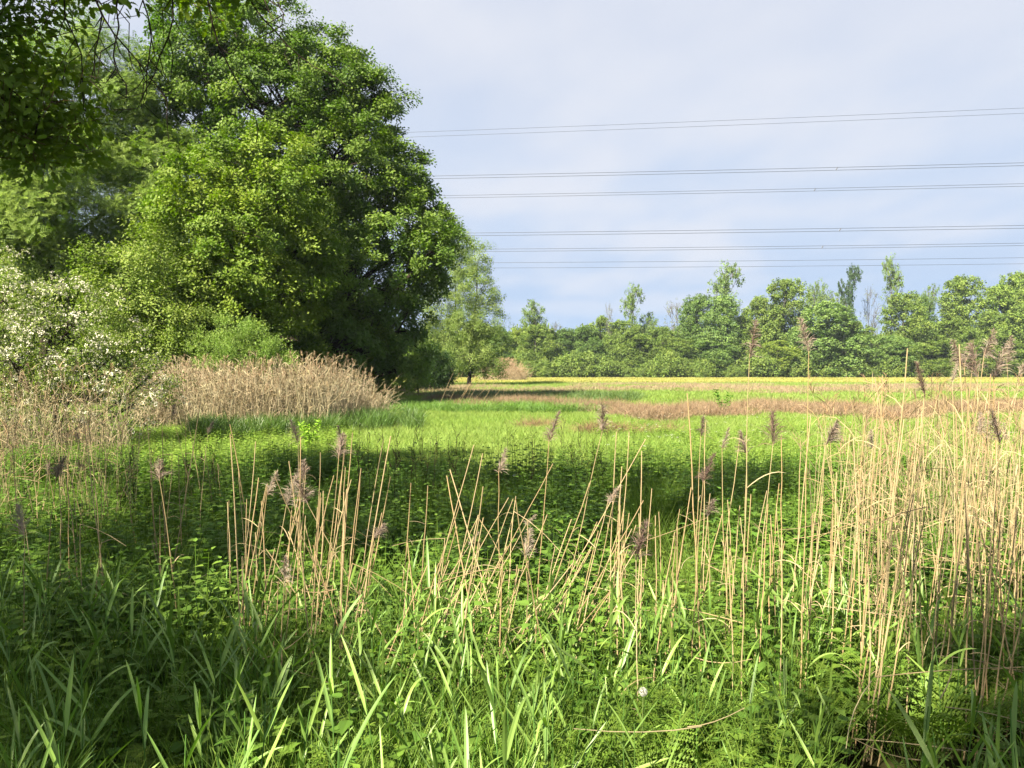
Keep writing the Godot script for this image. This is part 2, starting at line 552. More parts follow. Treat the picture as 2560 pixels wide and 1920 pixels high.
# a dead flower stalk from last year: dark, thin, with side twigs and seeds
func weed_stalk(seed_: int, h: float) -> Node3D:
	rng.seed = seed_
	var o := Node3D.new()
	var s := Shape.new()
	var col := Color(0.055, 0.042, 0.028)
	var c := curve(Vector3.ZERO, Vector3(rr(-0.12, 0.12), h, rr(-0.12, 0.12)), Vector3(rr(-0.04, 0.04), 0, 0), 8)
	s.tube(c, taper(0.0045, 0.002, 8), 4, col)
	part("stem", s.mesh(M.bark), o)
	s = Shape.new()
	for k in 9:
		var i := 3 + rng.randi() % 6
		var a := rr(0, TAU)
		var e := c[i] + Vector3(cos(a) * 0.06, rr(0.05, 0.2), sin(a) * 0.06)
		s.tube(PackedVector3Array([c[i], e]), PackedFloat32Array([0.0022, 0.0014]), 3, col)
		for j in 5:
			var q := c[i].lerp(e, rr(0.3, 1.05)) + rdir() * 0.008
			var d := rdir()
			s.leaf(q, d, across(d), 0.016, 0.010, [1.0], 0.3, vary(Color(0.08, 0.055, 0.035), 0.3))
	part("seed_spray", s.mesh(M.bark), o).set_meta("kind", "stuff")
	return o

func fern(seed_: int, size: float, n: int) -> Node3D:
	rng.seed = seed_
	var o := Node3D.new()
	for k in n:
		var s := Shape.new()
		var a := TAU * k / n + rr(-0.3, 0.3)
		var out := Vector3(cos(a), 0, sin(a))
		var c := curve(out * 0.03, out * size * rr(0.55, 0.9) + Vector3(rr(-0.1, 0.1), rr(0.35, 0.8), rr(-0.1, 0.1)) * size, Vector3(rr(-0.08, 0.08), 0.32, rr(-0.08, 0.08)) * size, 26)
		var col := vary(Color(0.125, 0.20, 0.028), 0.14)
		s.tube(c, taper(0.003, 0.001, 26), 4, col * 0.8)
		var side := Vector3(-sin(a), 0, cos(a))
		for i in range(4, 26):
			var t := (i - 4) / 22.0
			var d := (c[i] - c[i - 1]).normalized()
			var reach := size * 0.19 * minf(1.0, 0.45 + t * 3.0) * (1.0 - pow(t, 2.2)) + 0.008
			var up := side.cross(d).normalized()
			for e in [-1.0, 1.0]:
				var ld: Vector3 = (side * e + d * rr(0.2, 0.5) - up * rr(-0.25, 0.4)).normalized()
				var long := reach * rr(0.78, 1.12)
				var pc := vary(col, 0.16)
				var m := 8
				for j in m:
					var q: Vector3 = c[i] + ld * long * j / m - up * 0.25 * long * pow(float(j) / m, 2.0)
					var w := long * 0.15 * (1.0 - 0.75 * j / m) * rr(0.75, 1.2) + 0.0015
					var tip: Vector3 = ld * long / m * 0.5
					s.tri(q, q + tip * 2.0, q + d * w + tip * 1.6, pc)
					s.tri(q, q - d * w + tip * 1.6, q + tip * 2.0, pc)
		part("frond", s.mesh(M.herb), o)
	return o

func dandelion(seed_: int, h: float) -> Node3D:
	rng.seed = seed_
	var o := Node3D.new()
	var s := Shape.new()
	var c := curve(Vector3.ZERO, Vector3(rr(-0.04, 0.04), h, rr(-0.04, 0.04)), Vector3(rr(-0.02, 0.02), 0, 0), 5)
	s.tube(c, taper(0.0028, 0.002, 5), 5, Color(0.16, 0.22, 0.07))
	part("stem", s.mesh(M.herb), o)
	s = Shape.new()
	var top := c[5]
	for k in 130:
		var d := rdir()
		var e := top + d * 0.017
		var a := across(d)
		s.quad(top + d * 0.003 - a * 0.0003, top + d * 0.003 + a * 0.0003, e + a * 0.0003, e - a * 0.0003, Color(0.4, 0.39, 0.33))
		for j in 5:
			var g := (a * cos(j * TAU / 5) + d.cross(a) * sin(j * TAU / 5))
			var tip := e + g * 0.006 + d * 0.004
			var w := d.cross(g) * 0.0006
			s.tri(e - w, tip, e + w, Color(0.5, 0.5, 0.47))
	part("seed_head", s.mesh(M.petal), o)
	s = Shape.new()
	for k in 10:
		var d := Vector3(cos(k * 0.63), -0.3, sin(k * 0.63)).normalized()
		s.leaf(top, (d + Vector3(0, 0.5, 0)).normalized(), across(d), 0.006, 0.004, [1.0], 0.2, Color(0.2, 0.16, 0.07))
	part("core", s.mesh(M.herb), o)
	return o

# a young leafy shoot or sapling
func sapling(seed_: int, h: float, n: int, leaf_size: float, ca: Color, cb: Color) -> Node3D:
	rng.seed = seed_
	var o := Node3D.new()
	var st := Shape.new()
	var lv := Shape.new()
	for k in n:
		var a := rr(0, TAU)
		var c := curve(Vector3(rr(-0.05, 0.05), 0, rr(-0.05, 0.05)), Vector3(cos(a) * h * 0.28, h * rr(0.7, 1.0), sin(a) * h * 0.28), Vector3(0, 0.1, 0), 8)
		st.tube(c, taper(0.006, 0.002, 8), 4, Color(0.10, 0.085, 0.05))
		for i in range(2, 9):
			for j in 5:
				var b := rr(0, TAU)
				var d := Vector3(cos(b), rr(-0.2, 0.7), sin(b)).normalized()
				lv.leaf(c[i] + rdir() * 0.03, d, across(d), leaf_size * rr(0.7, 1.2), leaf_size * rr(0.4, 0.55), [0.9, 0.8], 0.2, vary(ca.lerp(cb, r01()), 0.12))
	part("stem", st.mesh(M.bark), o)
	part("foliage", lv.mesh(M.herb), o)
	return o

# ---------------------------------------------------------------- sky
func sky_picture() -> ImageTexture:
	var w := 1536
	var h := 768
	var n := FastNoiseLite.new()
	n.seed = 11
	n.noise_type = FastNoiseLite.TYPE_SIMPLEX_SMOOTH
	n.frequency = 1.0
	n.fractal_octaves = 5
	n.fractal_gain = 0.5
	var im := Image.create(w, h, false, Image.FORMAT_RGBF)
	var low := Color(0.45, 0.62, 0.88)
	var mid := Color(0.61, 0.725, 0.92)
	var high := Color(0.65, 0.72, 0.87)
	var white := Color(0.82, 0.85, 0.93)
	for y in h:
		var up := (0.5 - (y + 0.5) / h) * PI
		var t := rad_to_deg(up)
		var base := low.lerp(mid, smoothstep(1.0, 11.0, t)).lerp(high, smoothstep(9.0, 26.0, t))
		if t < -1.0:
			for x in w: im.set_pixel(x, y, Color(0.42, 0.5, 0.42))
			continue
		for x in w:
			var a := (x + 0.5) / w * TAU
			# streaks of thin cloud seen from below: a flat layer overhead
			var far := minf(1.0 / maxf(sin(up) + 0.045, 0.02), 14.0)
			var px := cos(a) * cos(up) * far
			var pz := sin(a) * cos(up) * far
			var v := n.get_noise_3d(px * 0.55 + pz * 0.16, pz * 0.95, 0.0) * 0.65 + n.get_noise_3d(px * 0.17, pz * 0.26, 7.0) * 0.7
			var k := smoothstep(-0.22, 0.5, v) * 0.8 * smoothstep(0.5, 8.0, t)
			im.set_pixel(x, y, base.lerp(white, k))
	return ImageTexture.create_from_image(im)

# ---------------------------------------------------------------- scene
func _ready() -> void:
	rng.seed = 4
	bump.seed = 3
	bump.frequency = 0.12
	patchy.seed = 9
	patchy.frequency = 0.22

	# camera, sky, sun, exposure
	var cam := Camera3D.new()
	cam.name = "camera"
	add_child(cam)
	cam.fov = 51.95
	cam.near = 0.05
	cam.far = 4000.0
	cam.position = Vector3(0, 2.0, 0)
	cam.rotation_degrees = Vector3(-0.99, 0, 0)
	cam.current = true
	var env := Environment.new()
	env.background_mode = Environment.BG_SKY
	var sky := Sky.new()
	var sm := PanoramaSkyMaterial.new()
	sm.panorama = sky_picture()
	sky.sky_material = sm
	env.sky = sky
	env.background_energy_multiplier = 0.197
	env.tonemap_mode = Environment.TONE_MAPPER_LINEAR
	env.tonemap_exposure = 5.0
	env.fog_enabled = true
	env.fog_density = 0.00013
	env.fog_light_color = Color(0.86, 0.92, 1.0)
	env.sdfgi_enabled = true
	env.ssao_enabled = true
	env.ssil_enabled = true
	var we := WorldEnvironment.new()
	we.name = "world"
	we.environment = env
	add_child(we)
	var sun := DirectionalLight3D.new()
	sun.name = "sun"
	add_child(sun)
	sun.light_color = Color(1.0, 0.955, 0.87)
	sun.light_energy = 1.6
	sun.light_angular_distance = 0.6
	sun.shadow_enabled = true
	sun.look_at_from_position(Vector3(-0.46, 0.66, 0.59) * 100.0, Vector3.ZERO)

	make_materials()
	build_ground()
	build_trees()
	build_wood()
	build_lines()
	build_far_plants()
	build_near_plants()

func build_ground() -> void:
	# one sheet, fine near the camera and coarse far off
	var xs := PackedFloat32Array()
	for i in range(-70, 71):
		var t := i / 70.0
		xs.append(t * 14.0 + signf(t) * pow(absf(t), 5.0) * 1900.0)
	var zs := PackedFloat32Array()
	for i in 141:
		var t := (i - 10) / 130.0
		zs.append(-(t * 60.0 + signf(t) * pow(absf(t), 4.0) * 2100.0))
	var s := Shape.new()
	for z in zs:
		for x in xs:
			var d := -z
			s.v.append(Vector3(x, ground_y(x, z), z))
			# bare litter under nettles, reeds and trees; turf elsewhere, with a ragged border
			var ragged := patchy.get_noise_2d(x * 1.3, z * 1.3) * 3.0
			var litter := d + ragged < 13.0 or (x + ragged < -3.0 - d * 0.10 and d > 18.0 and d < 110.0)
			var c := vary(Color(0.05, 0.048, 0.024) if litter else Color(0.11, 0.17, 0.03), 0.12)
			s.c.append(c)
	var w := xs.size()
	for j in zs.size() - 1:
		for i in w - 1:
			var a := j * w + i
			s.f.append_array(PackedInt32Array([a, a + 1, a + w + 1, a, a + w + 1, a + w]))
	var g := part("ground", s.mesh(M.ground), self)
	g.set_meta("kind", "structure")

	# the flowering field before the wood
	s = Shape.new()
	for j in 8:
		for i in 40:
			s.v.append(Vector3(-40.0 + i * 6.5, 0.32 + 0.06 * sin(i * 1.7 + j), -122.0 - j * 9.6))
			s.c.append(Color(0.268, 0.255, 0.064))
	for j in 7:
		for i in 39:
			var a := j * 40 + i
			s.f.append_array(PackedInt32Array([a, a + 1, a + 41, a, a + 41, a + 40]))
	g = part("field", s.mesh(M.ground), self)
	g.set_meta("kind", "structure")
	var crop := tuft(77, 70, 1.0, 0.25, 0.5, 0.06, 0.8, 2, M.grass, 0.8)
	var c3 := Copies3.new()
	rng.seed = 78
	for k in 6000:
		var d := 121.0 + pow(r01(), 1.6) * 70.0
		var x := rr(-0.2, 0.72) * d
		c3.put(Transform3D(Basis(Vector3.UP, rr(0, TAU)).scaled(Vector3(1.5, rr(0.8, 1.3), 1.5)), Vector3(x, 0, -d)), vary(Color(0.420, 0.398, 0.120), 0.12))
	var o := scatter("field_crop", crop, c3, self)
	tag(o, "yellow flowering crop in the strip before the wood", "crop", "", "stuff")

func build_trees() -> void:
	rng.seed = 21
	var oak_s := sprig("oak")
	var near_s := sprig("oak_near")
	var near_s2 := sprig("oak_near")
	var oak_s2 := sprig("oak")
	var ash_s := sprig("ash")
	var small_s := sprig("small")
	var light_s := sprig("light")
	var haw_s := sprig("hawthorn")
	var flower_s := sprig("blossom")
	var wil_s := sprig("willow")
	var dark_bark := Color(0.055, 0.045, 0.032)
	var grey_bark := Color(0.15, 0.135, 0.105)

	var t := thing("oak_tree", Vector3(-11.87, 0, -45), "large full-crowned oak tree standing behind the dry reed bed", "tree")
	tree(t, [
		[-6.62, 20.40, 0.00, 2.05, 2.05, 2.26, 21], [-4.34, 21.77, -1.00, 2.28, 1.60, 2.13, 18], [1.60, 19.72, 0.00, 1.83, 1.60, 1.88, 15], [4.34, 17.32, 1.00, 1.37, 1.48, 1.57, 11],
		[8.22, 9.21, 0.00, 0.91, 1.03, 1.07, 5], [6.39, 12.41, 0.00, 1.37, 1.37, 1.51, 10], [-2.51, 20.97, 0.00, 2.74, 2.17, 2.70, 28], [-4.57, 18.92, 2.00, 2.97, 2.51, 3.01, 34],
		[0.23, 19.26, -2.00, 2.51, 2.28, 2.64, 27], [2.28, 18.00, 1.00, 2.28, 2.17, 2.45, 24], [-7.53, 16.98, 0.00, 2.51, 2.51, 2.76, 29], [3.65, 16.06, -1.00, 1.94, 2.17, 2.26, 21],
		[-1.37, 16.52, 2.00, 3.42, 2.74, 3.39, 41], [-1.60, 15.61, -4.00, 3.20, 2.74, 3.26, 39], [-5.02, 14.24, 0.00, 3.20, 2.74, 3.26, 39], [5.02, 13.32, 0.00, 1.71, 1.94, 2.01, 17],
		[2.74, 13.55, 2.00, 2.97, 2.74, 3.14, 36], [2.28, 13.32, -4.00, 2.74, 2.74, 3.01, 34], [7.42, 10.36, 1.00, 1.42, 1.60, 1.66, 12], [5.14, 9.90, 2.00, 2.28, 2.17, 2.45, 24],
		[0.91, 10.81, 1.00, 2.97, 2.74, 3.14, 36], [-0.46, 10.36, -4.00, 3.20, 2.74, 3.26, 39], [-3.65, 10.13, -2.00, 3.20, 2.74, 3.26, 39], [-7.31, 12.87, 0.00, 2.28, 2.51, 2.64, 27],
		[-3.42, 6.93, -1.00, 2.97, 2.51, 3.01, 34], [0.91, 6.70, 0.00, 2.74, 2.51, 2.89, 31], [3.65, 6.70, 3.00, 2.74, 2.51, 2.89, 31], [3.20, 6.47, -3.00, 2.97, 2.51, 3.01, 34],
		[6.85, 7.39, -1.00, 1.42, 1.48, 1.59, 11], [5.48, 4.19, 1.00, 1.83, 2.17, 2.20, 19], [2.74, 3.28, 3.00, 2.74, 1.94, 2.57, 25], [2.28, 3.05, -3.00, 2.97, 1.83, 2.64, 26],
		[-0.68, 3.51, 1.00, 2.28, 1.37, 2.01, 16], [-6.39, 8.53, 2.00, 2.05, 2.05, 2.26, 21], [5.48, 2.02, 2.00, 1.03, 1.03, 1.13, 6], [7.53, 8.30, 3.00, 1.37, 1.14, 1.38, 9]], {"h": 17.5, "r": 0.55, "bark": dark_bark, "sprigs": [[oak_s, 0.5], [oak_s2, 0.5]], "tints": [Color(0.085, 0.155, 0.024), Color(0.14, 0.215, 0.026)], "per": 24, "spread": 0.68, "size": 1.25, "floor": 0.8})

	t = thing("young_oak", Vector3(-12.34, 0, -38), "yellow-green younger oak, sunlit, in front of the large dark oak", "tree")
	tree(t, [
		[0.96, 12.14, 0.00, 1.74, 1.35, 1.70, 16], [3.08, 7.13, 0.00, 1.16, 1.35, 1.38, 11], [0.00, 11.56, 1.00, 2.12, 1.54, 2.01, 21], [-1.54, 9.83, 2.00, 2.12, 1.74, 2.12, 24],
		[1.54, 9.83, 2.00, 2.12, 1.74, 2.12, 24], [-0.39, 8.29, 3.00, 2.51, 1.74, 2.33, 27], [-2.31, 7.51, 1.00, 1.74, 1.54, 1.80, 18], [2.51, 7.90, 1.00, 1.74, 1.64, 1.86, 19],
		[0.00, 6.16, 3.00, 2.31, 1.54, 2.12, 23], [-1.54, 5.20, 2.00, 1.54, 1.35, 1.59, 14], [2.12, 5.59, 2.00, 1.54, 1.35, 1.59, 14], [0.19, 4.43, 3.00, 1.74, 1.16, 1.59, 14],
		[-0.77, 10.60, -2.00, 1.74, 1.54, 1.80, 18], [0.19, 8.29, -2.00, 2.31, 1.74, 2.23, 26]], {"h": 11.0, "r": 0.26, "bark": dark_bark, "sprigs": [[oak_s, 0.5], [oak_s2, 0.5]], "tints": [Color(0.13, 0.21, 0.024), Color(0.20, 0.275, 0.03)], "per": 22, "spread": 0.62, "size": 1.15, "floor": 1.6})

	t = thing("ash_tree", Vector3(-24.93, 0, -42), "light green feathery ash tree at the left, behind the white-flowered hawthorn", "tree")
	tree(t, [
		[-1.07, 11.72, 4.00, 2.34, 1.92, 2.34, 27], [1.92, 9.80, 4.00, 2.56, 1.70, 2.34, 26], [-1.92, 15.34, 3.00, 1.92, 1.92, 2.11, 22], [4.69, 16.62, 0.00, 1.49, 1.28, 1.52, 13],
		[2.77, 18.54, 0.00, 1.70, 1.70, 1.88, 18], [0.43, 16.83, 2.00, 2.56, 2.13, 2.58, 32], [3.84, 14.91, -1.00, 2.34, 1.92, 2.34, 27], [-1.07, 13.63, 2.00, 2.56, 2.34, 2.70, 34],
		[2.56, 12.14, 3.00, 2.77, 2.13, 2.70, 34], [5.97, 12.78, 0.00, 1.70, 1.70, 1.88, 18], [5.97, 10.01, 1.00, 2.13, 1.70, 2.11, 22], [0.00, 9.80, 4.00, 2.77, 1.92, 2.58, 31],
		[3.84, 8.31, 1.00, 2.34, 1.49, 2.11, 22], [6.82, 7.67, 1.00, 1.70, 1.28, 1.64, 14], [1.49, 14.27, -3.00, 2.56, 1.92, 2.46, 29], [1.92, 6.82, 2.00, 2.56, 1.49, 2.23, 23]], {"h": 16.0, "r": 0.36, "bark": dark_bark, "lean": Vector3(0.8, 0, 0), "sprigs": [[ash_s, 1.0]], "tints": [Color(0.175, 0.27, 0.042), Color(0.25, 0.345, 0.06)], "per": 26, "spread": 1.15, "size": 1.3, "hollow": 0.3, "floor": 2.0})

	t = thing("maple_tree", Vector3(-14.66, 0, -34), "yellow-green bushy maple between the hawthorn and the younger oak", "tree")
	tree(t, [
		[-0.52, 6.93, 0.00, 1.55, 1.38, 1.61, 19], [-1.55, 5.55, 1.00, 1.73, 1.55, 1.80, 24], [0.69, 5.73, 0.00, 1.47, 1.38, 1.57, 18], [-0.17, 4.17, 1.00, 1.73, 1.38, 1.71, 21],
		[1.55, 4.00, 0.00, 1.04, 1.04, 1.14, 11], [-1.73, 3.66, 1.00, 1.55, 1.21, 1.52, 17], [0.69, 3.14, 1.00, 1.38, 0.86, 1.23, 12]], {"h": 6.0, "r": 0.14, "bark": dark_bark, "sprigs": [[small_s, 1.0]], "tints": [Color(0.15, 0.22, 0.035), Color(0.22, 0.29, 0.055)], "per": 16, "spread": 0.75, "size": 1.05})
	t = thing("willow_tree", Vector3(-33.24, 0, -52), "dull green leafy tree behind the ash at the left edge", "tree")
	tree(t, [
		[1.06, 11.66, 0.00, 3.69, 3.43, 3.92, 41], [3.43, 7.96, 0.00, 3.69, 3.43, 3.92, 41], [-2.11, 7.43, 0.00, 3.69, 3.69, 4.06, 44], [0.53, 4.53, 0.00, 3.69, 2.64, 3.48, 33],
		[-1.06, 15.35, 0.00, 3.43, 3.17, 3.63, 36]], {"h": 9.5, "r": 0.22, "bark": dark_bark, "sprigs": [[small_s, 1.0]], "tints": [Color(0.12, 0.19, 0.03), Color(0.18, 0.25, 0.04)], "per": 15, "spread": 0.95, "size": 1.5})

	t = thing("hawthorn_bush", Vector3(-11.57, 0, -20), "hawthorn bush covered in white blossom at the left edge", "bush")
	tree(t, [
		[-0.91, 3.89, 1.00, 1.22, 0.91, 1.17, 24], [0.51, 3.38, 0.00, 1.12, 0.81, 1.06, 20], [1.47, 2.37, 0.00, 0.81, 0.76, 0.87, 14], [-0.20, 2.26, 1.50, 1.32, 0.91, 1.23, 25],
		[0.91, 1.35, 1.00, 1.12, 0.71, 1.00, 18], [-1.01, 1.15, 1.00, 1.12, 0.76, 1.03, 19], [1.98, 1.15, 0.00, 0.56, 0.51, 0.59, 7], [-2.13, 2.57, 0.00, 1.12, 1.22, 1.28, 28],
		[1.93, 1.86, -1.00, 0.61, 0.61, 0.67, 9]], {"h": 3.0, "r": 0.09, "bark": dark_bark, "sprigs": [[haw_s, 0.70], [flower_s, 0.30, "blossom", Color(0.62, 0.60, 0.47)]], "tints": [Color(0.16, 0.22, 0.04), Color(0.24, 0.30, 0.07)], "per": 12, "spread": 0.45, "size": 0.85, "floor": 0.3})

	t = thing("willow_bush", Vector3(-9.93, 0, -29), "pale yellow-green willow bush at the foot of the oak", "bush")
	tree(t, [
		[-0.07, 3.19, 0.00, 0.74, 0.56, 0.71, 16], [0.74, 2.85, 0.00, 0.59, 0.50, 0.60, 12], [-0.88, 2.68, 0.00, 0.74, 0.56, 0.71, 16], [1.25, 2.38, 0.00, 0.53, 0.44, 0.53, 10],
		[-0.07, 2.31, 0.00, 1.03, 0.50, 0.84, 20]], {"h": 2.0, "r": 0.06, "bark": dark_bark, "sprigs": [[wil_s, 1.0]], "tints": [Color(0.17, 0.27, 0.055), Color(0.23, 0.33, 0.07)], "per": 10, "spread": 0.4, "size": 0.9, "floor": 0.3})
	t = thing("beech_shrub", Vector3(-7.39, 0, -62), "small bright green shrub under the oak's right edge", "bush")
	tree(t, [
		[-0.16, 3.29, 0.00, 0.94, 1.07, 1.11, 32], [0.22, 2.03, 0.00, 1.01, 0.94, 1.07, 30], [-0.16, 1.25, 0.00, 0.75, 0.50, 0.69, 14]], {"h": 2.6, "r": 0.06, "bark": dark_bark, "sprigs": [[light_s, 1.0]], "tints": [Color(0.15, 0.26, 0.03), Color(0.20, 0.32, 0.04)], "per": 10, "spread": 0.45, "size": 1.0, "floor": 0.2})
	t = thing("holly_bush", Vector3(-6.94, 0, -72), "dark green bush in the shade beside the alder trunks", "bush")
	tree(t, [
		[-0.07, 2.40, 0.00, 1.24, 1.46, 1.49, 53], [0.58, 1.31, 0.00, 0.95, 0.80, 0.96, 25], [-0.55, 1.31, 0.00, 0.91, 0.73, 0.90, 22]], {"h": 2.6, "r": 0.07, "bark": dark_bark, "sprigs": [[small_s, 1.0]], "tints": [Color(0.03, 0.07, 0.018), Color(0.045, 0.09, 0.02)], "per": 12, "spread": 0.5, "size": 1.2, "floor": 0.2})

	t = thing("alder_tree", Vector3(-5.48, 0, -100), "airy light green alder with a dark leaning trunk right of the oak", "tree", "pair of alders right of the oak")
	tree(t, [
		[1.17, 16.00, 0.00, 1.42, 2.33, 2.06, 17], [1.67, 12.20, 0.00, 2.13, 2.54, 2.57, 26], [-0.36, 11.69, 0.00, 1.83, 2.54, 2.40, 23], [2.54, 8.14, 0.00, 2.03, 2.64, 2.57, 26],
		[-0.36, 7.38, 0.00, 2.33, 2.64, 2.73, 30], [3.04, 4.33, 0.00, 1.73, 2.23, 2.18, 20], [0.66, 3.57, 0.00, 2.44, 2.03, 2.46, 24], [-1.12, 4.33, 0.00, 1.83, 2.03, 2.12, 19],
		[2.69, 2.05, 0.00, 1.52, 1.01, 1.40, 9]], {"h": 15.5, "r": 0.24, "lean": Vector3(1.1, 0, 0), "bark": Color(0.04, 0.036, 0.03), "sprigs": [[small_s, 1.0]], "tints": [Color(0.14, 0.21, 0.045), Color(0.20, 0.27, 0.065)], "per": 12, "spread": 0.95, "size": 1.6, "floor": 0.3})
	t = thing("alder_tree", Vector3(-7.94, 0, -103), "pale alder whose crown is half hidden behind the oak's right edge", "tree", "pair of alders right of the oak")
	tree(t, [
		[0.37, 18.51, 0.00, 1.88, 2.40, 2.36, 23], [-0.52, 14.33, 0.00, 2.51, 2.93, 2.99, 34], [-1.88, 10.15, 0.00, 2.40, 3.14, 3.05, 35], [-2.40, 5.45, 0.00, 2.30, 2.93, 2.87, 32],
		[-0.42, 7.02, 0.00, 2.30, 3.14, 2.99, 34], [-0.16, 2.84, 0.00, 2.30, 1.78, 2.24, 21], [1.15, 15.90, 0.00, 1.57, 2.61, 2.30, 21]], {"h": 16.0, "r": 0.24, "lean": Vector3(0.6, 0, 0), "bark": Color(0.04, 0.036, 0.03), "sprigs": [[small_s, 1.0]], "tints": [Color(0.15, 0.22, 0.05), Color(0.21, 0.28, 0.07)], "per": 11, "spread": 0.95, "size": 1.6, "floor": 0.3})

	# the roadside oak whose boughs hang into the picture at the upper left and whose crown shades the foreground
	t = thing("roadside_oak", Vector3(-9.4, 0, -8.6), "near oak whose dark boughs hang in at the upper left corner", "tree", "roadside oaks")
	tree(t, [[3.2, 5.9, -0.6, 0.65, 1.1, 0.8, 10], [3.8, 5.0, -0.8, 0.4, 0.5, 0.5, 6], [2.6, 7.4, -0.4, 0.9, 0.8, 0.9, 12], [4.9, 6.6, 0.0, 0.35, 0.15, 0.4, 4],
		[6.1, 6.75, -0.2, 0.5, 0.2, 0.45, 6], [0.8, 8.4, 1.0, 1.4, 1.0, 1.3, 16], [-0.8, 8.8, -0.4, 1.4, 1.0, 1.3, 14], [0.2, 10.2, 0.0, 1.3, 0.9, 1.2, 13],
		[1.8, 7.4, 1.8, 1.1, 0.7, 0.9, 10]],
		{"h": 10.0, "r": 0.3, "fork": 0.85, "limbs": 0.22, "bark": dark_bark, "sprigs": [[near_s, 0.5], [near_s2, 0.5]], "tints": [Color(0.11, 0.18, 0.02), Color(0.17, 0.245, 0.025)], "per": 12, "spread": 0.5, "size": 0.95, "floor": 3.8})
	var t2 := thing("roadside_oak", Vector3(-7.6, 0, -0.6), "oak beside the camera, out of view, whose crown shades the nettles", "tree", "roadside oaks")
	tree(t2, [[-2.79, 9.1, -3.71, 1.4, 0.98, 1.33, 10], [-1.09, 10.1, -4.02, 1.5, 1.05, 1.42, 12], [1.23, 10.5, -3.26, 1.5, 1.05, 1.42, 12], [3.71, 10.1, -2.42, 1.3, 0.91, 1.23, 10],
		[-1.52, 8.7, -1.87, 1.4, 0.98, 1.33, 11], [0.53, 9.5, -1.75, 1.5, 1.05, 1.42, 13], [3.03, 9.5, -0.75, 1.2, 0.84, 1.14, 10], [0.24, 7.9, -0.38, 1.2, 0.84, 1.14, 10],
		[1.61, 9.1, 0.49, 1.0, 0.7, 0.95, 7], [-1.68, 7.5, 0.06, 1.2, 0.84, 1.14, 9], [0.78, 6.7, 2.34, 0.7, 0.49, 0.66, 7], [1.44, 6.9, 2.62, 0.55, 0.39, 0.52, 6],
		[-0.06, 6.9, 1.42, 0.7, 0.49, 0.66, 6], [3.63, 9.5, 5.15, 0.5, 0.35, 0.47, 6]],
		{"h": 9.5, "r": 0.32, "limbs": 0.4, "bark": dark_bark, "sprigs": [[near_s, 0.5], [near_s2, 0.5]], "tints": [Color(0.085, 0.15, 0.018), Color(0.14, 0.21, 0.02)], "per": 14, "spread": 0.55, "size": 1.0, "floor": 3.8})
	# bare hanging twigs of that oak
	rng.seed = 31
	for k in 9:
		var s := Shape.new()
		var x := 4.5 + k * 0.24 + rr(-0.15, 0.15)
		var top := Vector3(x, rr(6.5, 6.9), 0.0 + rr(-0.5, 0.4))
		var p := PackedVector3Array([top])
		var d := Vector3(rr(-0.3, 0.3), -1, rr(-0.2, 0.2)).normalized()
		var q := top
		for i in 9:
			q += d * rr(0.16, 0.26)
			d = (d + Vector3(rr(-0.4, 0.45), -0.1, rr(-0.3, 0.3))).normalized()
			p.append(q)
			if i > 1:
				var e := (d + rdir() * 0.8).normalized()
				s.tube(PackedVector3Array([q, q + e * 0.2, q + (e + rdir() * 0.5).normalized() * rr(0.3, 0.5)]), PackedFloat32Array([0.006, 0.005, 0.003]), 4, dark_bark)
		s.tube(p, taper(0.014, 0.005, p.size() - 1), 5, dark_bark)
		part("twig", s.mesh(M.bark), t)

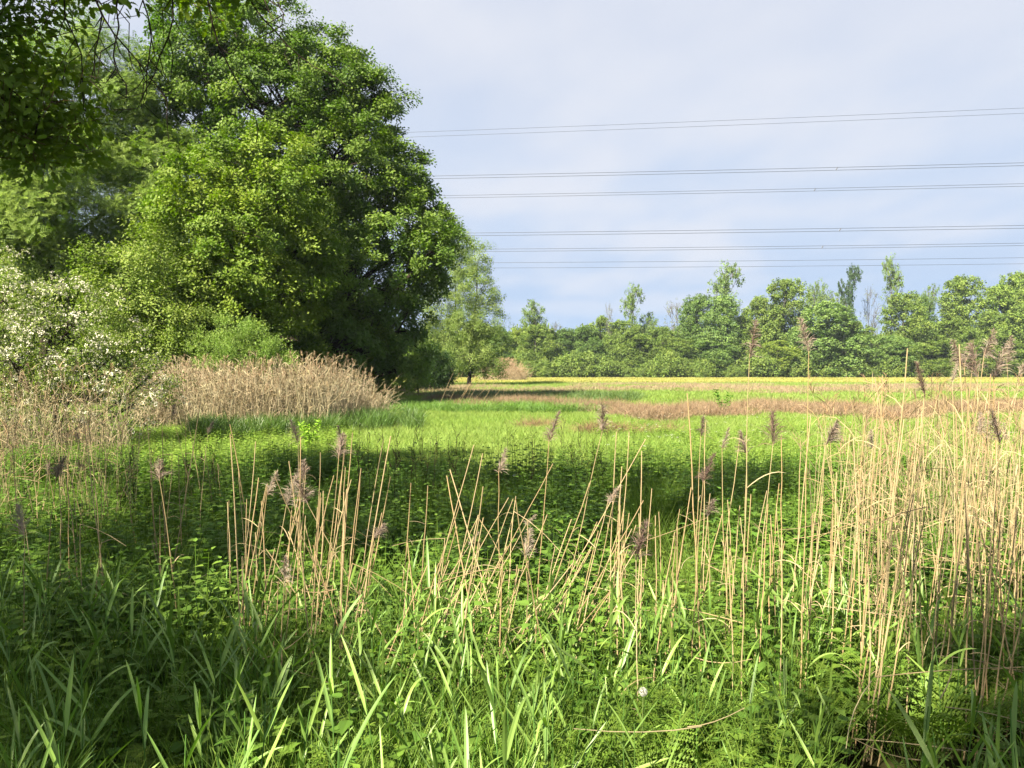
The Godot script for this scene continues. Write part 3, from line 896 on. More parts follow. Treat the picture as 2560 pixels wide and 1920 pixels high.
const ORDER := ["first", "second", "third", "fourth", "fifth", "sixth", "seventh", "eighth", "ninth", "tenth", "eleventh", "twelfth", "thirteenth", "fourteenth", "fifteenth", "sixteenth", "seventeenth", "eighteenth", "nineteenth", "twentieth", "twenty-first", "twenty-second", "twenty-third", "twenty-fourth", "twenty-fifth", "twenty-sixth"]
func build_wood() -> void:
	rng.seed = 51
	var grey := Color(0.13, 0.12, 0.10)
	var proto := {}
	var hue := [Color(1, 1, 1), Color(1.3, 1.2, 1.0), Color(0.72, 0.82, 0.95), Color(1.05, 1.12, 1.5)]
	for name_ in ["dense", "dense2", "tall", "tall2", "airy", "airy2", "bare", "bare2", "ivy", "bush", "bush2", "dense_b", "dense_c", "dense_d", "tall_b", "tall_c", "tall_d", "lifted"]:
		var k: String = name_.get_slice("_", 0)
		var tone: Color = hue[maxi(0, ["_b", "_c", "_d"].find(name_.right(2)) + 1)]
		var lobes := []
		var crown: ArrayMesh
		var trunk: ArrayMesh
		var g1 := Color(0.10, 0.155, 0.034) * tone
		var g2 := Color(0.165, 0.23, 0.045) * tone
		match k:
			"dense", "dense2":
				lobes = round_lobes(19.5, 12.5, 0.06, 26)
				crown = far_crown(lobes, 24000, 0.26, g1, g2)
				trunk = far_trunk(15.0, 0.3, lobes, grey)
			"tall", "tall2":
				lobes = round_lobes(19.8, 12.0, 0.10, 28)
				crown = far_crown(lobes, 24000, 0.26, g1, g2)
				trunk = far_trunk(17.0, 0.3, lobes, grey)
			"airy", "airy2":
				lobes = round_lobes(19.6, 11.0, 0.62, 9)
				if k == "airy2": lobes.append_array(round_lobes(12.0, 5.0, 0.3, 4))
				crown = far_crown(lobes, 3800, 0.25, Color(0.11, 0.17, 0.05), Color(0.16, 0.23, 0.07), 0.3)
				trunk = far_trunk(18.0, 0.22, lobes, grey, 5)
			"bare", "bare2":
				lobes = round_lobes(19.0, 11.0, 0.35, 12)
				crown = far_crown(lobes, 700, 0.22, Color(0.13, 0.15, 0.07), Color(0.17, 0.19, 0.09), 0.3)
				trunk = far_trunk(18.5, 0.2, lobes, Color(0.17, 0.16, 0.15), 12)
			"lifted":
				lobes = round_lobes(19.8, 12.0, 0.36, 24)
				crown = far_crown(lobes, 20000, 0.26, g1 * 1.1, g2 * 1.15)
				trunk = far_trunk(17.0, 0.34, lobes, Color(0.30, 0.25, 0.19))
			"ivy":
				lobes = [[0.0, 11.0, 0, 2.0, 5.0, 2.0, 0], [0.3, 15.5, 0, 2.2, 3.0, 2.2, 0], [-4.4, 16.2, 0, 1.6, 1.2, 1.6, 0], [3.2, 18.4, 0, 1.9, 1.5, 1.9, 0], [0.6, 18.6, 0, 1.8, 1.4, 1.8, 0], [-3.0, 14.4, 0, 1.2, 1.0, 1.2, 0]]
				crown = far_crown(lobes, 5000, 0.27, Color(0.035, 0.07, 0.03), Color(0.06, 0.10, 0.04), 0.3)
				trunk = far_trunk(18.5, 0.35, lobes, grey, 3)
			_:
				lobes = [[0, 2.2, 0, 2.6, 2.0, 2.6, 0], [2.0, 1.5, 0.5, 1.8, 1.4, 1.8, 0], [-2.2, 1.6, -0.3, 1.9, 1.4, 1.9, 0], [0.6, 3.6, 0, 1.5, 1.2, 1.5, 0]]
				crown = far_crown(lobes, 5000, 0.22, g1, g2)
				trunk = far_trunk(3.0, 0.1, lobes, grey)
		var o := Node3D.new()
		part("trunk", trunk, o)
		part("crown", crown, o)
		proto[name_] = o
	for F in [
		["dense", -3.3, -205.0, 13.2, 8.2, "low light green tree just right of the dry reed mound"],
		["tall", 1.6, -208.0, 12.3, 7.1, "leafy tree filling the gap left of the slim flat-topped tree"],
		["airy", 5.8, -198.0, 19.5, 7.0, "slim tree with a flat layered crown rising above the low wood"],
		["dense2", 5.8, -196.0, 13.3, 8.2, "bushy tree wrapped round the foot of the slim flat-topped tree"],
		["bare", 11.3, -206.0, 15.5, 4.7, "leafless grey tree between two low green trees"],
		["dense", 14.4, -203.0, 12.7, 8.8, "rounded green tree right of the leafless grey one"],
		["tall", 19.1, -200.0, 13.0, 7.5, "mid green tree in the low stretch of the wood"],
		["dense2", 23.0, -206.0, 16.2, 7.0, "tree with a jagged crown left of the bare spike"],
		["bare", 24.6, -201.0, 20.2, 2.7, "thin nearly bare spike of a tree above the low wood"],
		["dense", 27.5, -199.0, 14.5, 8.1, "broad low tree under the bare spike"],
		["airy2", 31.2, -203.0, 24.0, 6.0, "tall slender tree with a small airy crown on a bare trunk"],
		["airy", 35.5, -207.0, 17.3, 5.9, "thinly leaved tree right of the tall slender one"],
		["dense2", 31.8, -196.0, 11.0, 8.9, "dense low tree at the foot of the tall slender one"],
		["tall", 38.1, -200.0, 13.0, 8.2, "low green tree left of the tall clump"],
		["bare2", 43.3, -207.0, 21.3, 7.1, "grey twiggy leafless tree leaning against the tall clump"],
		["dense", 47.1, -201.0, 21.2, 9.1, "left shoulder tree of the tall clump"],
		["airy2", 56.2, -206.0, 29.8, 8.9, "pale green poplar-like tree that tops the tall clump"],
		["tall", 52.3, -199.0, 20.3, 10.9, "dark green tree at the heart of the tall clump"],
		["dense2", 41.6, -195.0, 10.0, 8.9, "low spreading tree in front of the tall clump's left side"],
		["dense", 49.2, -194.0, 9.5, 10.6, "layered tree at the foot of the tall clump"],
		["tall2", 57.8, -200.0, 15.8, 9.1, "narrow green tree on the right side of the tall clump"],
		["dense2", 63.1, -203.0, 21.0, 8.1, "tree with a wispy top left of the dark oak-like crown"],
		["tall2", 69.5, -201.0, 25.3, 10.5, "large dark crowned tree right of the tall clump"],
		["airy", 76.8, -206.0, 22.0, 7.0, "thin tree behind the large dark crowned tree"],
		["airy2", 79.2, -204.0, 25.0, 5.3, "small topped tree between the dark crown and the ivy-clad tree"],
		["dense", 65.1, -193.0, 9.4, 9.2, "low pale tree before the large dark crowned tree"],
		["dense", 76.8, -192.0, 18.9, 14.6, "broad bright green tree with layered boughs nearest the field"],
		["airy", 84.9, -206.0, 22.7, 5.9, "sparse grey-green tree just left of the ivy-clad tree"],
		["ivy", 85.6, -200.0, 28.6, 5.2, "dark ivy-clad trunk standing above the wood"],
		["dense2", 86.0, -197.0, 14.6, 9.0, "green tree below the ivy-clad trunk"],
		["bare", 93.7, -207.0, 25.2, 4.7, "bare slim tree between the ivy-clad trunk and the tall airy tree"],
		["airy2", 97.4, -203.0, 31.1, 6.2, "tallest airy tree with a forked top and pale trunk"],
		["dense2", 98.7, -199.0, 21.6, 10.4, "rounded tree right of the tall airy one"],
		["tall", 105.6, -204.0, 20.7, 7.0, "narrow tree behind the rounded one"],
		["dense", 92.7, -192.0, 10.6, 10.9, "pale green low tree under the tall airy one"],
		["airy", 108.7, -206.0, 24.3, 4.9, "thin pale tree top left of the big leaning crown"],
		["dense2", 102.8, -193.0, 9.4, 9.9, "pale green low tree with drooping layers"],
		["tall2", 113.9, -200.0, 25.9, 10.9, "big dense crowned tree near the right end"],
		["dense", 108.9, -196.0, 14.5, 8.9, "tree leaning out from under the big dense crown"],
		["dense2", 114.2, -194.0, 10.5, 7.7, "dark low tree beside the pair of pale trunks"],
		["lifted", 121.1, -197.0, 22.8, 10.5, "bright yellow-green tree on pale bare trunks"],
		["lifted", 117.5, -193.0, 16.3, 7.7, "bright low crown before the pale bare trunks"],
		["lifted", 128.2, -199.0, 26.4, 10.2, "dark dense tree cut by the right edge"],
		["dense", 132.6, -198.0, 22.7, 10.1, "dense tree just past the right edge"],
		["tall2", 141.4, -202.0, 25.2, 11.5, "tall dark tree beyond the right edge"],
		["dense", -8.5, -210.0, 15.4, 9.5, "distant tree half hidden by the alders"],
		["tall", -14.0, -212.0, 16.6, 9.6, "distant tree behind the alder trunks"],
		["dense2", 121.8, -192.0, 9.4, 7.6, "low dark tree at the right edge of the wood"]]:
		var pick: String = F[0]
		var turn_ := rng.randi() % 4
		if pick in ["dense", "tall"] and turn_: pick += ["", "_b", "_c", "_d"][turn_]
		var o := copy(proto[pick], "bare_tree" if F[0].begins_with("bare") else "ivy_clad_tree" if F[0] == "ivy" else "woodland_tree", Vector3(F[1], 0, F[2]), F[5], "tree", "trees of the far wood")
		var w: float = F[4] / (9.0 if F[0] == "ivy" else 8.8)
		o.scale = Vector3(w, F[3] / 20.0, w)
		o.rotation.y = rr(-0.3, 0.3) if F[0] == "ivy" else rr(0, TAU)
	for k in 26:
		var px := 3.0 + k * 4.2 + rr(-1.6, 1.6)
		var o := copy(proto["bush" if k % 2 else "bush2"], "woodland_bush", Vector3(px, 0, -190.0 + rr(-3, 3)), ORDER[k] + " low bush right of the reed mound, along the foot of the wood", "bush", "bushes along the foot of the far wood")
		o.rotation.y = rr(0, TAU)
		o.scale = Vector3.ONE * rr(0.7, 1.5)
	# the depth of the wood behind its edge
	var b: ArrayMesh = (proto["bush"].get_node("crown") as MeshInstance3D).mesh
	var c := Copies3.new()
	for k in 420:
		var x := rr(-60, 190)
		var d := rr(206, 240)
		c.put(Transform3D(Basis(Vector3.UP, rr(0, TAU)).scaled(Vector3(rr(1.5, 2.5), rr(1.6, 3.0), rr(1.5, 2.5))), Vector3(x, 0, -d)), vary(Color(0.9, 0.9, 0.9), 0.1))
	for k in 260:
		var d := rr(52, 95)
		var x := rr(-0.95, -0.22) * d
		c.put(Transform3D(Basis(Vector3.UP, rr(0, TAU)).scaled(Vector3(rr(0.9, 1.6), rr(1.1, 2.4), rr(0.9, 1.6))), Vector3(x, 0, -d)), vary(Color(0.9, 0.9, 0.85), 0.1))
	var u := scatter("undergrowth", b, c, self)
	tag(u, "shrubby undergrowth deep in the wood behind the front trees", "undergrowth", "", "stuff")
	for k in proto: proto[k].free()

func build_lines() -> void:
	# height, depth at the left, depth at the right, wires, gap, label
	var rows := [
		[40.0, 126.5, 114.0, 2, 0.75, "topmost thin pair of cables high in the sky", 0.0],
		[33.0, 126.0, 117.5, 2, 0.42, "second cable pair from the top, with a spacer near the right", 49.0],
		[33.0, 140.0, 131.5, 2, 0.42, "third cable pair from the top", 51.0],
		[24.0, 126.0, 119.0, 2, 0.42, "fourth cable pair from the top", 50.0],
		[24.0, 142.5, 136.5, 2, 0.42, "fifth cable pair from the top", 54.0],
		[24.0, 160.0, 155.0, 1, 0.0, "second lowest power cable, just above the tallest far trees", 0.0],
		[24.0, 168.0, 164.0, 1, 0.0, "lowest power cable, touching the tallest far tree tops", 0.0]]
	for L in rows:
		var t := thing("power_line", Vector3(0, 0, 0), L[5], "power line", "power lines across the sky")
		for w in L[3]:
			var s := Shape.new()
			var p := PackedVector3Array()
			var r := PackedFloat32Array()
			for i in 41:
				var k := i / 40.0
				var x := lerpf(-55.0, 150.0, k)
				var d := lerpf(L[1], L[2], (x + 24.0) / 99.0)
				p.append(Vector3(x, L[0] - w * L[4] - 0.35 + 0.35 * pow((x - 20.0) / 90.0, 2.0), -d))
				r.append(0.033 if L[0] < 39.0 else 0.024)
			s.tube(p, r, 5, Color(0.035, 0.038, 0.045))
			part("wire", s.mesh(M.wire), t)
		if L[6] > 0.0:
			var s := Shape.new()
			var d := lerpf(L[1], L[2], (L[6] + 24.0) / 99.0)
			var y: float = L[0] - 0.35 + 0.35 * pow((L[6] - 20.0) / 90.0, 2.0)
			s.tube(PackedVector3Array([Vector3(L[6] + 0.25, y + 0.02, -d), Vector3(L[6] - 0.05, y - L[4] - 0.02, -d)]), PackedFloat32Array([0.06, 0.06]), 5, Color(0.03, 0.03, 0.035))
			part("spacer", s.mesh(M.wire), t)

func build_far_plants() -> void:
	# dry reed bed before the oak, and a mound of reeds far off
	var bunches := [reed_bunch(101, 11, 1.7, 2.6, 0.35, 0.0065, 0.6), reed_bunch(102, 11, 1.5, 2.5, 0.35, 0.0065, 0.5), reed_bunch(103, 11, 1.2, 2.4, 0.35, 0.0065, 0.4)]
	var heaps := [Copies3.new(), Copies3.new(), Copies3.new()]
	rng.seed = 104
	for k in 760:
		var d := rr(25.0, 32.0)
		var px := rr(-0.47, -0.165)
		if px > -0.23 and d < 26.5 + (px + 0.23) * 40.0: continue
		if px < -0.40 and d < 26.0: continue
		var high := 0.78 + 0.22 * patchy.get_noise_2d(px * d * 0.8, d * 0.8) - 0.25 * smoothstep(-0.22, -0.165, px)
		heaps[k % 3].put(Transform3D(Basis(Vector3.UP, rr(0, TAU)).scaled(Vector3(1.2, high * rr(0.6, 1.15), 1.2)), Vector3(px * d, ground_y(px * d, -d), -d)), vary(Color(0.33, 0.285, 0.175), 0.16))
	for k in 30:
		var d := rr(16.0, 19.0)
		var px := rr(-0.70, -0.50)
		heaps[k % 3].put(Transform3D(Basis(Vector3.UP, rr(0, TAU)).scaled(Vector3(1, rr(0.5, 0.8), 1)), Vector3(px * d, ground_y(px * d, -d), -d)), vary(Color(0.28, 0.235, 0.14), 0.16))
	for i in 3:
		var o := scatter("reed_bed", bunches[i], heaps[i], self)
		tag(o, ["bed of dry tan reeds in front of the oak and the hawthorn", "leafier dry reeds mixed through the bed before the oak", "shorter dry reeds mixed through the bed before the oak"][i], "reeds", "", "stuff")
	var c := Copies3.new()
	rng.seed = 105
	for k in 240:
		var a := rr(0, TAU)
		var q := sqrt(r01())
		var x := -1.6 + cos(a) * q * 4.2
		var z := -140.0 + sin(a) * q * 3.0
		c.put(Transform3D(Basis(Vector3.UP, rr(0, TAU)).scaled(Vector3(2.0, 1.5 * (1.05 - q * q * 0.75), 2.0)), Vector3(x, 0, z)), vary(Color(0.495, 0.398, 0.247), 0.1))
	var m := scatter("reed_mound", bunches[0], c, self)
	tag(m, "rounded pale mound of dry reeds at the far edge of the meadow", "reeds", "", "stuff")

	# meadow grass by distance
	var mid := [tuft(111, 80, 0.42, 0.12, 0.30, 0.008, 1.0, 2, M.grass, 0.7), tuft(112, 80, 0.42, 0.10, 0.26, 0.008, 1.2, 2, M.grass, 0.9)]
	var far := [tuft(113, 70, 1.0, 0.18, 0.42, 0.03, 1.0, 2, M.grass, 0.8), tuft(114, 70, 1.0, 0.15, 0.36, 0.03, 1.2, 2, M.grass, 0.9)]
	var h := [Copies3.new(), Copies3.new(), Copies3.new(), Copies3.new()]
	rng.seed = 115
	var green_a := Color(0.185, 0.295, 0.05)
	var green_b := Color(0.28, 0.365, 0.095)
	for k in 9000:
		var d := sqrt(rr(11.0 * 11.0, 44.0 * 44.0))
		var x := rr(-0.74, 0.74) * d
		var v := patchy.get_noise_2d(x * 0.5, d * 0.5) * 0.5 + 0.5
		h[k % 2].put(Transform3D(Basis(Vector3.UP, rr(0, TAU)).scaled(Vector3.ONE * rr(0.8, 1.3)), Vector3(x, ground_y(x, -d), -d)), vary(green_a.lerp(green_b, v), 0.1))
	for k in 8500:
		var d := sqrt(rr(40.0 * 40.0, 124.0 * 124.0))
		var x := rr(-0.5, 0.74) * d
		var v := patchy.get_noise_2d(x * 0.15, d * 0.15) * 0.5 + 0.5
		h[2 + k % 2].put(Transform3D(Basis(Vector3.UP, rr(0, TAU)).scaled(Vector3(1.15, rr(0.8, 1.2), 1.15)), Vector3(x, 0, -d)), vary(green_a.lerp(green_b, v), 0.1))
	for i in 4:
		var o := scatter("meadow_grass", [mid[0], mid[1], far[0], far[1]][i], h[i], self)
		tag(o, ["short bright green grass of the open meadow", "soft low grass between the taller meadow tufts", "far meadow grass beyond the brown sedge band", "pale far grass running up to the yellow field"][i], "grass", "", "stuff")

	# bands of dead sedge
	var sedge := [tuft(121, 90, 0.5, 0.35, 0.8, 0.008, 1.6, 3, M.straw, 0.75), tuft(122, 90, 0.9, 0.35, 0.7, 0.02, 1.6, 3, M.straw, 0.8)]
	h = [Copies3.new(), Copies3.new()]
	rng.seed = 123
	for k in 1500:
		var t := r01()
		var u := lerpf(-0.10, 0.74, t)
		var front := lerpf(46.0, 33.0, smoothstep(0.0, 0.30, t)) + 2.5 * sin(u * 23.0) + 1.2 * sin(u * 61.0)
		var deep := lerpf(4.0, 8.0, smoothstep(0.1, 0.5, t))
		var d := front + deep * r01()
		var x := u * d
		if patchy.get_noise_2d(x * 0.9, d * 0.9) + rr(-0.15, 0.15) < -0.16: continue
		h[0].put(Transform3D(Basis(Vector3.UP, rr(0, TAU)).scaled(Vector3(1.25, rr(0.75, 1.15), 1.25)), Vector3(x, ground_y(x, -d), -d)), vary(Color(0.191, 0.128, 0.076).lerp(Color(0.268, 0.197, 0.122), r01()), 0.15))
	for p in [[2.9, 24.5, 26], [1.0, 27.0, 9], [4.5, 25.0, 4], [-1.4, 39.0, 12], [-3.0, 41.0, 10], [-2.0, 40.0, 14]]:
		for k in p[2]:
			var a := rr(0, TAU)
			var q := sqrt(r01()) * 0.75
			h[0].put(Transform3D(Basis(Vector3.UP, rr(0, TAU)).scaled(Vector3(0.9, rr(0.6, 0.95), 0.9)), Vector3(p[0] + cos(a) * q, 0, -p[1] + sin(a) * q * 0.6)), vary(Color(0.210, 0.140, 0.076), 0.18))
	for k in 2300:
		var t := r01()
		var u := lerpf(-0.14, 0.74, t)
		var d := rr(66.0, 104.0) + 5.0 * sin(u * 11.0)
		if t < 0.25: d = rr(58.0, 92.0)
		var x := u * d
		if patchy.get_noise_2d(x * 0.25, d * 0.25) + rr(-0.2, 0.2) < -0.1: continue
		h[1].put(Transform3D(Basis(Vector3.UP, rr(0, TAU)).scaled(Vector3(1.2, rr(0.6, 1.0), 1.2)), Vector3(x, 0, -d)), vary(Color(0.230, 0.173, 0.109).lerp(Color(0.293, 0.230, 0.140), r01()), 0.14))
	for i in 2:
		var o := scatter("dead_sedge", sedge[i], h[i], self)
		tag(o, ["brown band of dead sedge across the middle of the meadow", "pinkish tan dead grass band before the yellow field"][i], "sedge", "", "stuff")

	# white flower heads in the meadow at the right
	var head := sprig("blossom")
	c = Copies3.new()
	rng.seed = 127
	for k in 130:
		var d := rr(17.0, 29.0)
		var x := rr(0.12, 0.72) * d
		c.put(Transform3D(Basis(Vector3.UP, rr(0, TAU)).scaled(Vector3(0.3, 0.12, 0.3)), Vector3(x, ground_y(x, -d) + rr(0.3, 0.5), -d)), Color(0.6, 0.6, 0.5))
	tag(scatter("white_flowers", head, c, self), "tiny white flower heads dotted through the meadow at the right", "flowers", "", "stuff")

	# fresh blue-green sedge at the edge of the reed bed and in strips of the meadow
	var fresh := tuft(131, 60, 0.3, 0.5, 0.95, 0.012, 1.5, 4, M.reed, 0.45)
	c = Copies3.new()
	rng.seed = 132
	for k in 380:
		var u := rr(-0.40, -0.12)
		if patchy.get_noise_1d(u * 60.0) < -0.05 and k % 3: continue
		var d := lerpf(22.5, 27.5, (u + 0.38) / 0.28) + rr(-1.2, 3.0)
		c.put(Transform3D(Basis(Vector3.UP, rr(0, TAU)).scaled(Vector3(1, rr(0.6, 1.0), 1)), Vector3(u * d, ground_y(u * d, -d), -d)), vary(Color(0.085, 0.15, 0.028), 0.3))
	for k in 420:
		var u := rr(-0.16, 0.12)
		var d := rr(36.0, 44.0)
		c.put(Transform3D(Basis(Vector3.UP, rr(0, TAU)).scaled(Vector3(1.2, rr(0.4, 0.7), 1.2)), Vector3(u * d, 0, -d)), vary(Color(0.13, 0.235, 0.04), 0.2))
	for k in 420:
		var u := rr(-0.10, 0.16)
		var d := rr(47.0, 60.0)
		c.put(Transform3D(Basis(Vector3.UP, rr(0, TAU)).scaled(Vector3(1.6, rr(0.5, 0.9), 1.6)), Vector3(u * d, 0, -d)), vary(Color(0.11, 0.17, 0.045), 0.2))
	var o2 := scatter("fresh_sedge", fresh, c, self)
	tag(o2, "dark blue-green sedge along the front of the dry reed bed", "sedge", "", "stuff")

# ferns: label, x, depth, size, fronds, seed; other low plants leave them room
const FERNS := [["bright fern at the bottom edge, right of the middle", 0.56, 3.35, 0.62, 8, 701], ["large fern clump at the lower right, below the dry reeds", 2.05, 3.9, 0.80, 12, 702], ["yellow-green fern beside the large clump at the lower right", 2.5, 4.2, 0.66, 9, 703], ["small fern half hidden in the shaded lower left", -1.62, 3.4, 0.46, 6, 704], ["small fern in the bottom right corner", 1.25, 2.95, 0.42, 7, 705]]
func by_fern(x: float, d: float) -> bool:
	for a in FERNS:
		if absf(x * a[2] / d - a[1]) < a[3] * 0.6 and d < a[2] + 0.15 and d > a[2] - 0.8: return true
	return false

func which(tall: float, a: float, b: float) -> String:
	return "short " if tall < a else "tall " if tall > b else "middling "
func leaning(lean: float, to: float) -> String:
	if lean < 0.05: return " standing straight"
	var far := "steeply" if lean > 0.35 else "slightly" if lean < 0.12 else "clearly"
	return " leaning " + far + (" right" if cos(to) > 0.5 else " left" if cos(to) < -0.5 else " back" if sin(to) > 0.0 else " forward")
func row(d: float, a: float, b: float) -> String:
	var t := (d - a) / (b - a)
	return "front of " if t < 0.33 else "middle of " if t < 0.66 else "back of "

func build_near_plants() -> void:
	# nettles and low herbs: a ground cover nobody could count
	var net := [nettle(201), nettle(202), nettle(203), nettle(204)]
	var h := [Copies3.new(), Copies3.new(), Copies3.new(), Copies3.new()]
	rng.seed = 205
	for k in 7600:
		var d := sqrt(rr(2.6 * 2.6, 14.5 * 14.5))
		var u := rr(-0.78, 0.78)
		var x := u * d
		var v := patchy.get_noise_2d(x * 1.4, d * 1.4)
		if by_fern(x, d): continue
		if d < 4.2 and v < (-0.3 if x > 0.3 else -0.05): continue
		var w := patchy.get_noise_2d(x * 2.6 + 40.0, d * 2.6)
		if d > 6.0 and v + w * 0.7 < -0.14: continue
		var tall := rr(0.65, 1.1) * (0.8 if d < 4.2 else 1.0) * (1.0 + 0.55 * w)
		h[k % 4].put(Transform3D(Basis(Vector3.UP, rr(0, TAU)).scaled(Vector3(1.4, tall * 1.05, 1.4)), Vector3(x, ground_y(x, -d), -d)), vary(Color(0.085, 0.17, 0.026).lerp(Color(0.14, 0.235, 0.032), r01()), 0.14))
	# patches of taller leaves out in the sun
	for k in 2600:
		var d := rr(15.0, 27.0)
		var u := rr(-0.62, -0.20) if k % 2 else rr(0.10, 0.74)
		var x := u * d
		if k % 2 and d > 15.0 + (u + 0.62) * 18.0 + 6.0: continue
		if k % 2 == 0 and patchy.get_noise_2d(x * 0.7, d * 0.7) < 0.02: continue
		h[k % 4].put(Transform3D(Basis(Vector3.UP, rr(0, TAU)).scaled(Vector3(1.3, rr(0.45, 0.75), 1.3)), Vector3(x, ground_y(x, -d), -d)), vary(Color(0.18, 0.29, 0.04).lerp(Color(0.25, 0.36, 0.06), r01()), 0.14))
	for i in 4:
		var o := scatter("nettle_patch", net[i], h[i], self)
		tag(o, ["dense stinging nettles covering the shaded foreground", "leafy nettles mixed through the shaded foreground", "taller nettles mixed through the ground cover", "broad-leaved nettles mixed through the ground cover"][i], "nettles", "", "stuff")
	var who := [whorled(211), whorled(212)]
	h = [Copies3.new(), Copies3.new()]
	rng.seed = 213
	for k in 1100:
		var d := sqrt(rr(2.3 * 2.3, 6.5 * 6.5))
		var x := rr(-0.78, 0.78) * d
		if by_fern(x, d) or (x < 0.2 and r01() < 0.7): continue
		h[k % 2].put(Transform3D(Basis(Vector3.UP, rr(0, TAU)).scaled(Vector3(1.2, rr(0.8, 1.25), 1.2)), Vector3(x, ground_y(x, -d), -d)), vary(Color(0.11, 0.20, 0.025).lerp(Color(0.17, 0.26, 0.035), r01()), 0.14))
	for i in 2:
		var o := scatter("cleavers", who[i], h[i], self)
		tag(o, ["narrow-leaved cleavers scrambling through the foreground at the right", "cleavers threaded between the green reed shoots"][i], "herbs", "", "stuff")

	# grass between them
	var gr := [tuft(221, 34, 0.13, 0.25, 0.62, 0.0045, 1.1, 5, M.grass, 0.4), tuft(222, 34, 0.13, 0.2, 0.5, 0.0045, 1.6, 5, M.grass, 0.55)]
	h = [Copies3.new(), Copies3.new()]
	rng.seed = 223
	for k in 2600:
		var d := sqrt(rr(2.2 * 2.2, 12.0 * 12.0))
		if r01() < 0.3: d = rr(2.2, 5.0)
		var x := rr(-0.78, 0.78) * d
		if by_fern(x, d): continue
		h[k % 2].put(Transform3D(Basis(Vector3.UP, rr(0, TAU)).scaled(Vector3(1, rr(0.8, 1.3), 1)), Vector3(x, ground_y(x, -d), -d)), vary(Color(0.11, 0.195, 0.025).lerp(Color(0.16, 0.25, 0.04), r01()), 0.16))
	for i in 2:
		var o := scatter("tall_grass", gr[i], h[i], self)
		tag(o, ["tall thin grass blades between the foreground reeds", "arching grass blades low in the foreground"][i], "grass", "", "stuff")

	# fallen and broken reed litter
	rng.seed = 231
	var s := Shape.new()
	for k in 190:
		var d := sqrt(rr(3.2 * 2.6, 6.5 * 6.5))
		var x := rr(-0.5, 0.74) * d
		if x < 0.5 and r01() < 0.75: continue
		var a := rr(0, TAU)
		var p := Vector3(x, ground_y(x, -d) + rr(0.1, 0.75), -d)
		var e := p + Vector3(cos(a), rr(-0.25, 0.35), sin(a)) * rr(0.2, 0.6)
		e.y = maxf(e.y, 0.02)
		s.tube(curve(p, e, rdir() * 0.05, 4), taper(0.0026, 0.0017, 4), 5, vary(STRAW_A.lerp(STRAW_C, r01()), 0.15))
	var lit := part("reed_litter", s.mesh(M.straw), self)
	tag(lit, "fallen broken reed stalks tangled low among the plants at the right", "litter", "", "stuff")

	# the thick of the reed stands behind the single stalks
	var thick := [reed_bunch(241, 10, 1.3, 1.95, 0.3, 0.0030, 0.3), reed_bunch(242, 10, 1.1, 1.8, 0.3, 0.0030, 0.3)]
	h = [Copies3.new(), Copies3.new()]
	rng.seed = 243
	for k in 66:
		var right := k < 44
		var d := rr(5.2, 9.5) if right else rr(8.0, 13.5)
		var u := rr(0.40, 0.76) if right else rr(-0.74, -0.46)
		var x := u * d
		h[k % 2].put(Transform3D(Basis(Vector3.UP, rr(0, TAU)).scaled(Vector3(1, rr(0.75, 1.05) if right else rr(0.6, 0.9), 1)), Vector3(x, ground_y(x, -d), -d)), vary(Color(0.29, 0.23, 0.13) if right else Color(0.302, 0.230, 0.137), 0.15))
	for i in 2:
		var o := scatter("reed_thicket", thick[i], h[i], self)
		tag(o, ["crowd of thin dry reeds behind the stalks at the right edge", "crowd of finer dry reeds behind the stalks at either edge"][i], "reeds", "", "stuff")

	# dry reed stalks, one by one
	var protos := {"bare": [], "broken": [], "bent": [], "plumed": []}
	for k in 6:
		protos.bare.append(dry_reed("bare", 1.7, 301 + k))
		protos.broken.append(dry_reed("broken", 1.3, 311 + k))
		protos.bent.append(dry_reed("bent", 1.25, 321 + k))
		protos.plumed.append(dry_reed("plumed", 1.75, 331 + k, 0.05 + 0.1 * k, 0.6 + 0.2 * k))
	rng.seed = 341
	# where, u from, u to, depth from, to, how many, height from, to, lean, towards, shares of broken, bent, plumed
	var zones := [
		["the thick stand at right edge", 0.42, 0.70, 3.8, 6.2, 92, 1.2, 2.05, 0.14, 0.0, 0.2, 0.14, 0.13],
		["the upright group right of centre", 0.10, 0.42, 4.0, 6.0, 68, 1.0, 1.75, 0.09, 0.3, 0.28, 0.10, 0.07],
		["the slanting group left of centre", -0.21, 0.10, 4.3, 5.8, 74, 0.95, 1.7, 0.5, 0.0, 0.3, 0.16, 0.06],
		["the clump left of centre", -0.36, -0.21, 4.3, 6.0, 50, 0.95, 1.6, 0.16, 0.3, 0.2, 0.14, 0.07],
		["the loose stand at left edge", -0.68, -0.36, 5.0, 10.5, 48, 0.9, 1.7, 0.2, 3.0, 0.16, 0.2, 0.16]]
	var word := {"bare": "bare reed stalk", "broken": "snapped reed stalk", "bent": "folded reed stalk", "plumed": "plumed reed stalk"}
